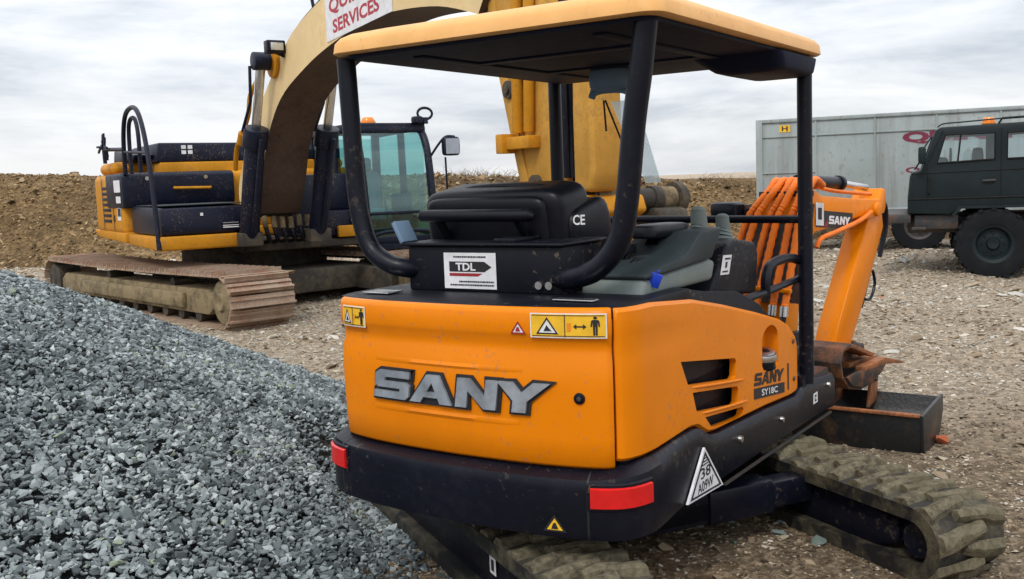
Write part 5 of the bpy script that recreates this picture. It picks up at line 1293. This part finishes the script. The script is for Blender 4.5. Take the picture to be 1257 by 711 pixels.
# ================================================================== ARMY LORRY (local +x towards its rear, y away from the camera)
lor = thing('army_lorry', 'dark blue-grey army lorry with big chunky tyres and an amber roof beacon', 'lorry', (6.12, 15.45, 0), -21.7)
b = MB(); sidep = [(.0, .95), (.0, 1.17), (.03, 1.50), (.06, 1.575), (.19, 1.60), (.39, 2.20), (.46, 2.24), (2.72, 2.285), (2.78, 2.22), (2.78, .92), (1.82, .92), (1.70, 1.02), (.76, 1.02), (.60, .92)]
b.prism(sidep, 0, 2.0); lcab = b.build('lorry_cab', M['truck'], lor, bevel=.03)
for pl_, a_, b_ in (([(.25, 1.30), (2.70, 1.30), (2.70, 2.20), (.46, 2.16), (.27, 1.62)], .07, 1.93), ([(.42, 1.705), (1.205, 1.735), (1.205, 2.125), (.53, 2.125)], -.3, 2.4), ([(1.375, 1.735), (2.5, 1.75), (2.5, 2.14), (1.375, 2.12)], -.3, 2.4), ([(-.2, 1.68), (.44, 1.68), (.44, 2.12), (-.2, 2.12)], .16, 1.84)):
    c = MB(); c.prism(pl_, a_, b_); boolean_cut(lcab, c)
for pl in ([(.42, 1.705), (1.205, 1.735), (1.205, 2.125), (.53, 2.125)], [(1.375, 1.735), (2.5, 1.75), (2.5, 2.14), (1.375, 2.12)]):
    for y in (.03, 1.97): b = MB(); b.prism(pl, y - .004, y + .004); b.build('window', M['truckglass'], lcab)
b = MB()
for pl in ([(.42, 1.705), (1.205, 1.735), (1.205, 2.125), (.53, 2.125)], [(1.375, 1.735), (2.5, 1.75), (2.5, 2.14), (1.375, 2.12)]):
    P_ = [(x, -.004, z) for x, z in pl]; b.tube(P_, .016, 6, closed=True)
b.tube([(.70, -.003, 1.72), (.74, -.003, 2.12)], .014, 6)
b.each('window_seal', M['rubber'], lcab)
b = MB(); b.bar((.225, .2, 1.66), (.225, 1.8, 1.66), .01, .01); b.prism([(.235, 1.69), (.40, 2.115), (.405, 2.113), (.24, 1.688)], .16, 1.84); b.build('windscreen', M['truckglass'], lcab)
b = MB()
for x in (.275, 1.29): b.tube([(x, -.002, 1.06), (x, -.002, 1.68), (x + (.22 if x < 1 else 0), -.002, 2.19)], .007, 5)
b.tube([(.0, -.003, 1.168), (2.78, -.003, 1.175)], .014, 6); b.tube([(.05, -.003, 1.555), (2.78, -.003, 1.60)], .008, 5)
b.each('door_line', M['rubber'], lcab)
b = MB(); b.bar((1.04, -.03, 1.42), (1.22, -.03, 1.425), .03, .03); b.bar((2.3, -.03, 1.43), (2.48, -.03, 1.435), .03, .03); b.each('door_handle', M['darksteel'], lcab, bevel=.006)
b = MB(); b.tube([(.10, -.02, 1.62), (.18, -.12, 1.75), (.22, -.16, 1.93), (.33, -.06, 2.10)], .012, 6); superbox(b, (.20, -.17, 1.83), (.11, .16, .26), .35, 8); b.build('mirror', M['truck'], lcab)
b = MB(); b.cyl((1.13, .25, 2.26), (1.13, .25, 2.29), .10, .10, 16, 0); b.cyl((1.13, .25, 2.29), (1.13, .25, 2.36), .09, .07, 16, 0); b.build('beacon', M['amber'], lcab, bevel=.008)
b = MB(); b.tube(catmull([(.42, .03, 2.24), (.50, .03, 2.29), (.8, .03, 2.305), (1.6, .03, 2.34), (2.7, .03, 2.37)], 4), .012, 6); b.tube([(1.25, .05, 2.25), (1.3, .05, 2.33), (2.7, .05, 2.36)], .02, 6); b.build('roof_rail', M['truck'], lcab)
b = MB(); superbox(b, (.45, .6, 1.5), (.3, .45, .6), .4, 8); superbox(b, (1.0, .55, 1.55), (.16, .5, .75), .4, 8); superbox(b, (2.2, 1.0, 1.55), (.16, 1.6, .7), .4, 8); b.tube([(.62 + .0 * t, .55 + .2 * math.cos(t), 1.72 + .2 * math.sin(t)) for t in [i * 2 * math.pi / 16 for i in range(16)]], .015, 6, closed=True); b.build('cab_seat', M['blackrough'], lcab)
b = MB(); b.span(.06, .26, -.02, .06, .70, .74); b.build('cab_step', M['darksteel'], lor, bevel=.006)
b = MB(); b.tube([(.30, -.004, 1.24), (.30, -.05, 1.26), (.30, -.05, 1.50), (.30, -.004, 1.52)], .011, 6); b.build('grab_rail', M['rubber'], lcab)
b = MB(); b.cyl((2.05, .05, .62), (2.65, .05, .62), .20, .20, 20); b.build('fuel_tank', M['darksteel'], lor, bevel=.02)
b = MB(); b.span(-.32, .05, .05, 1.95, .80, .95); b.build('bumper', M['darksteel'], lor, bevel=.02)
b = MB(); b.span(.0, 6.2, .55, .67, .62, .88); b.span(.0, 6.2, 1.33, 1.45, .62, .88); b.span(.1, .72, .10, 1.9, .70, .92); b.span(1.75, 2.7, .12, .5, .5, .9); b.span(1.0, 1.4, .3, 1.7, .42, .6); b.build('lorry_chassis', M['darksteel'], lor, bevel=.015)
b = MB(); b.prism([(.66, .90), (.76, 1.01), (1.64, 1.01), (1.80, .90), (1.84, .90), (1.68, 1.05), (.72, 1.05), (.62, .92)], -.02, .45); b.build('mudguard', M['truck'], lor)
b = MB(); b.span(2.95, 6.4, -.05, 2.05, .95, 1.10); b.span(2.95, 6.4, -.05, .0, 1.10, 1.65); b.span(2.95, 6.4, 2.0, 2.05, 1.10, 1.65); b.span(2.95, 3.0, 0, 2.0, 1.1, 1.9); b.build('load_bed', M['truck'], lor, bevel=.015)
for x in (1.20, 4.9):
    for y in (.14, 1.86): wheel(lor, (x, y, .475), .535, .36, 'truck')
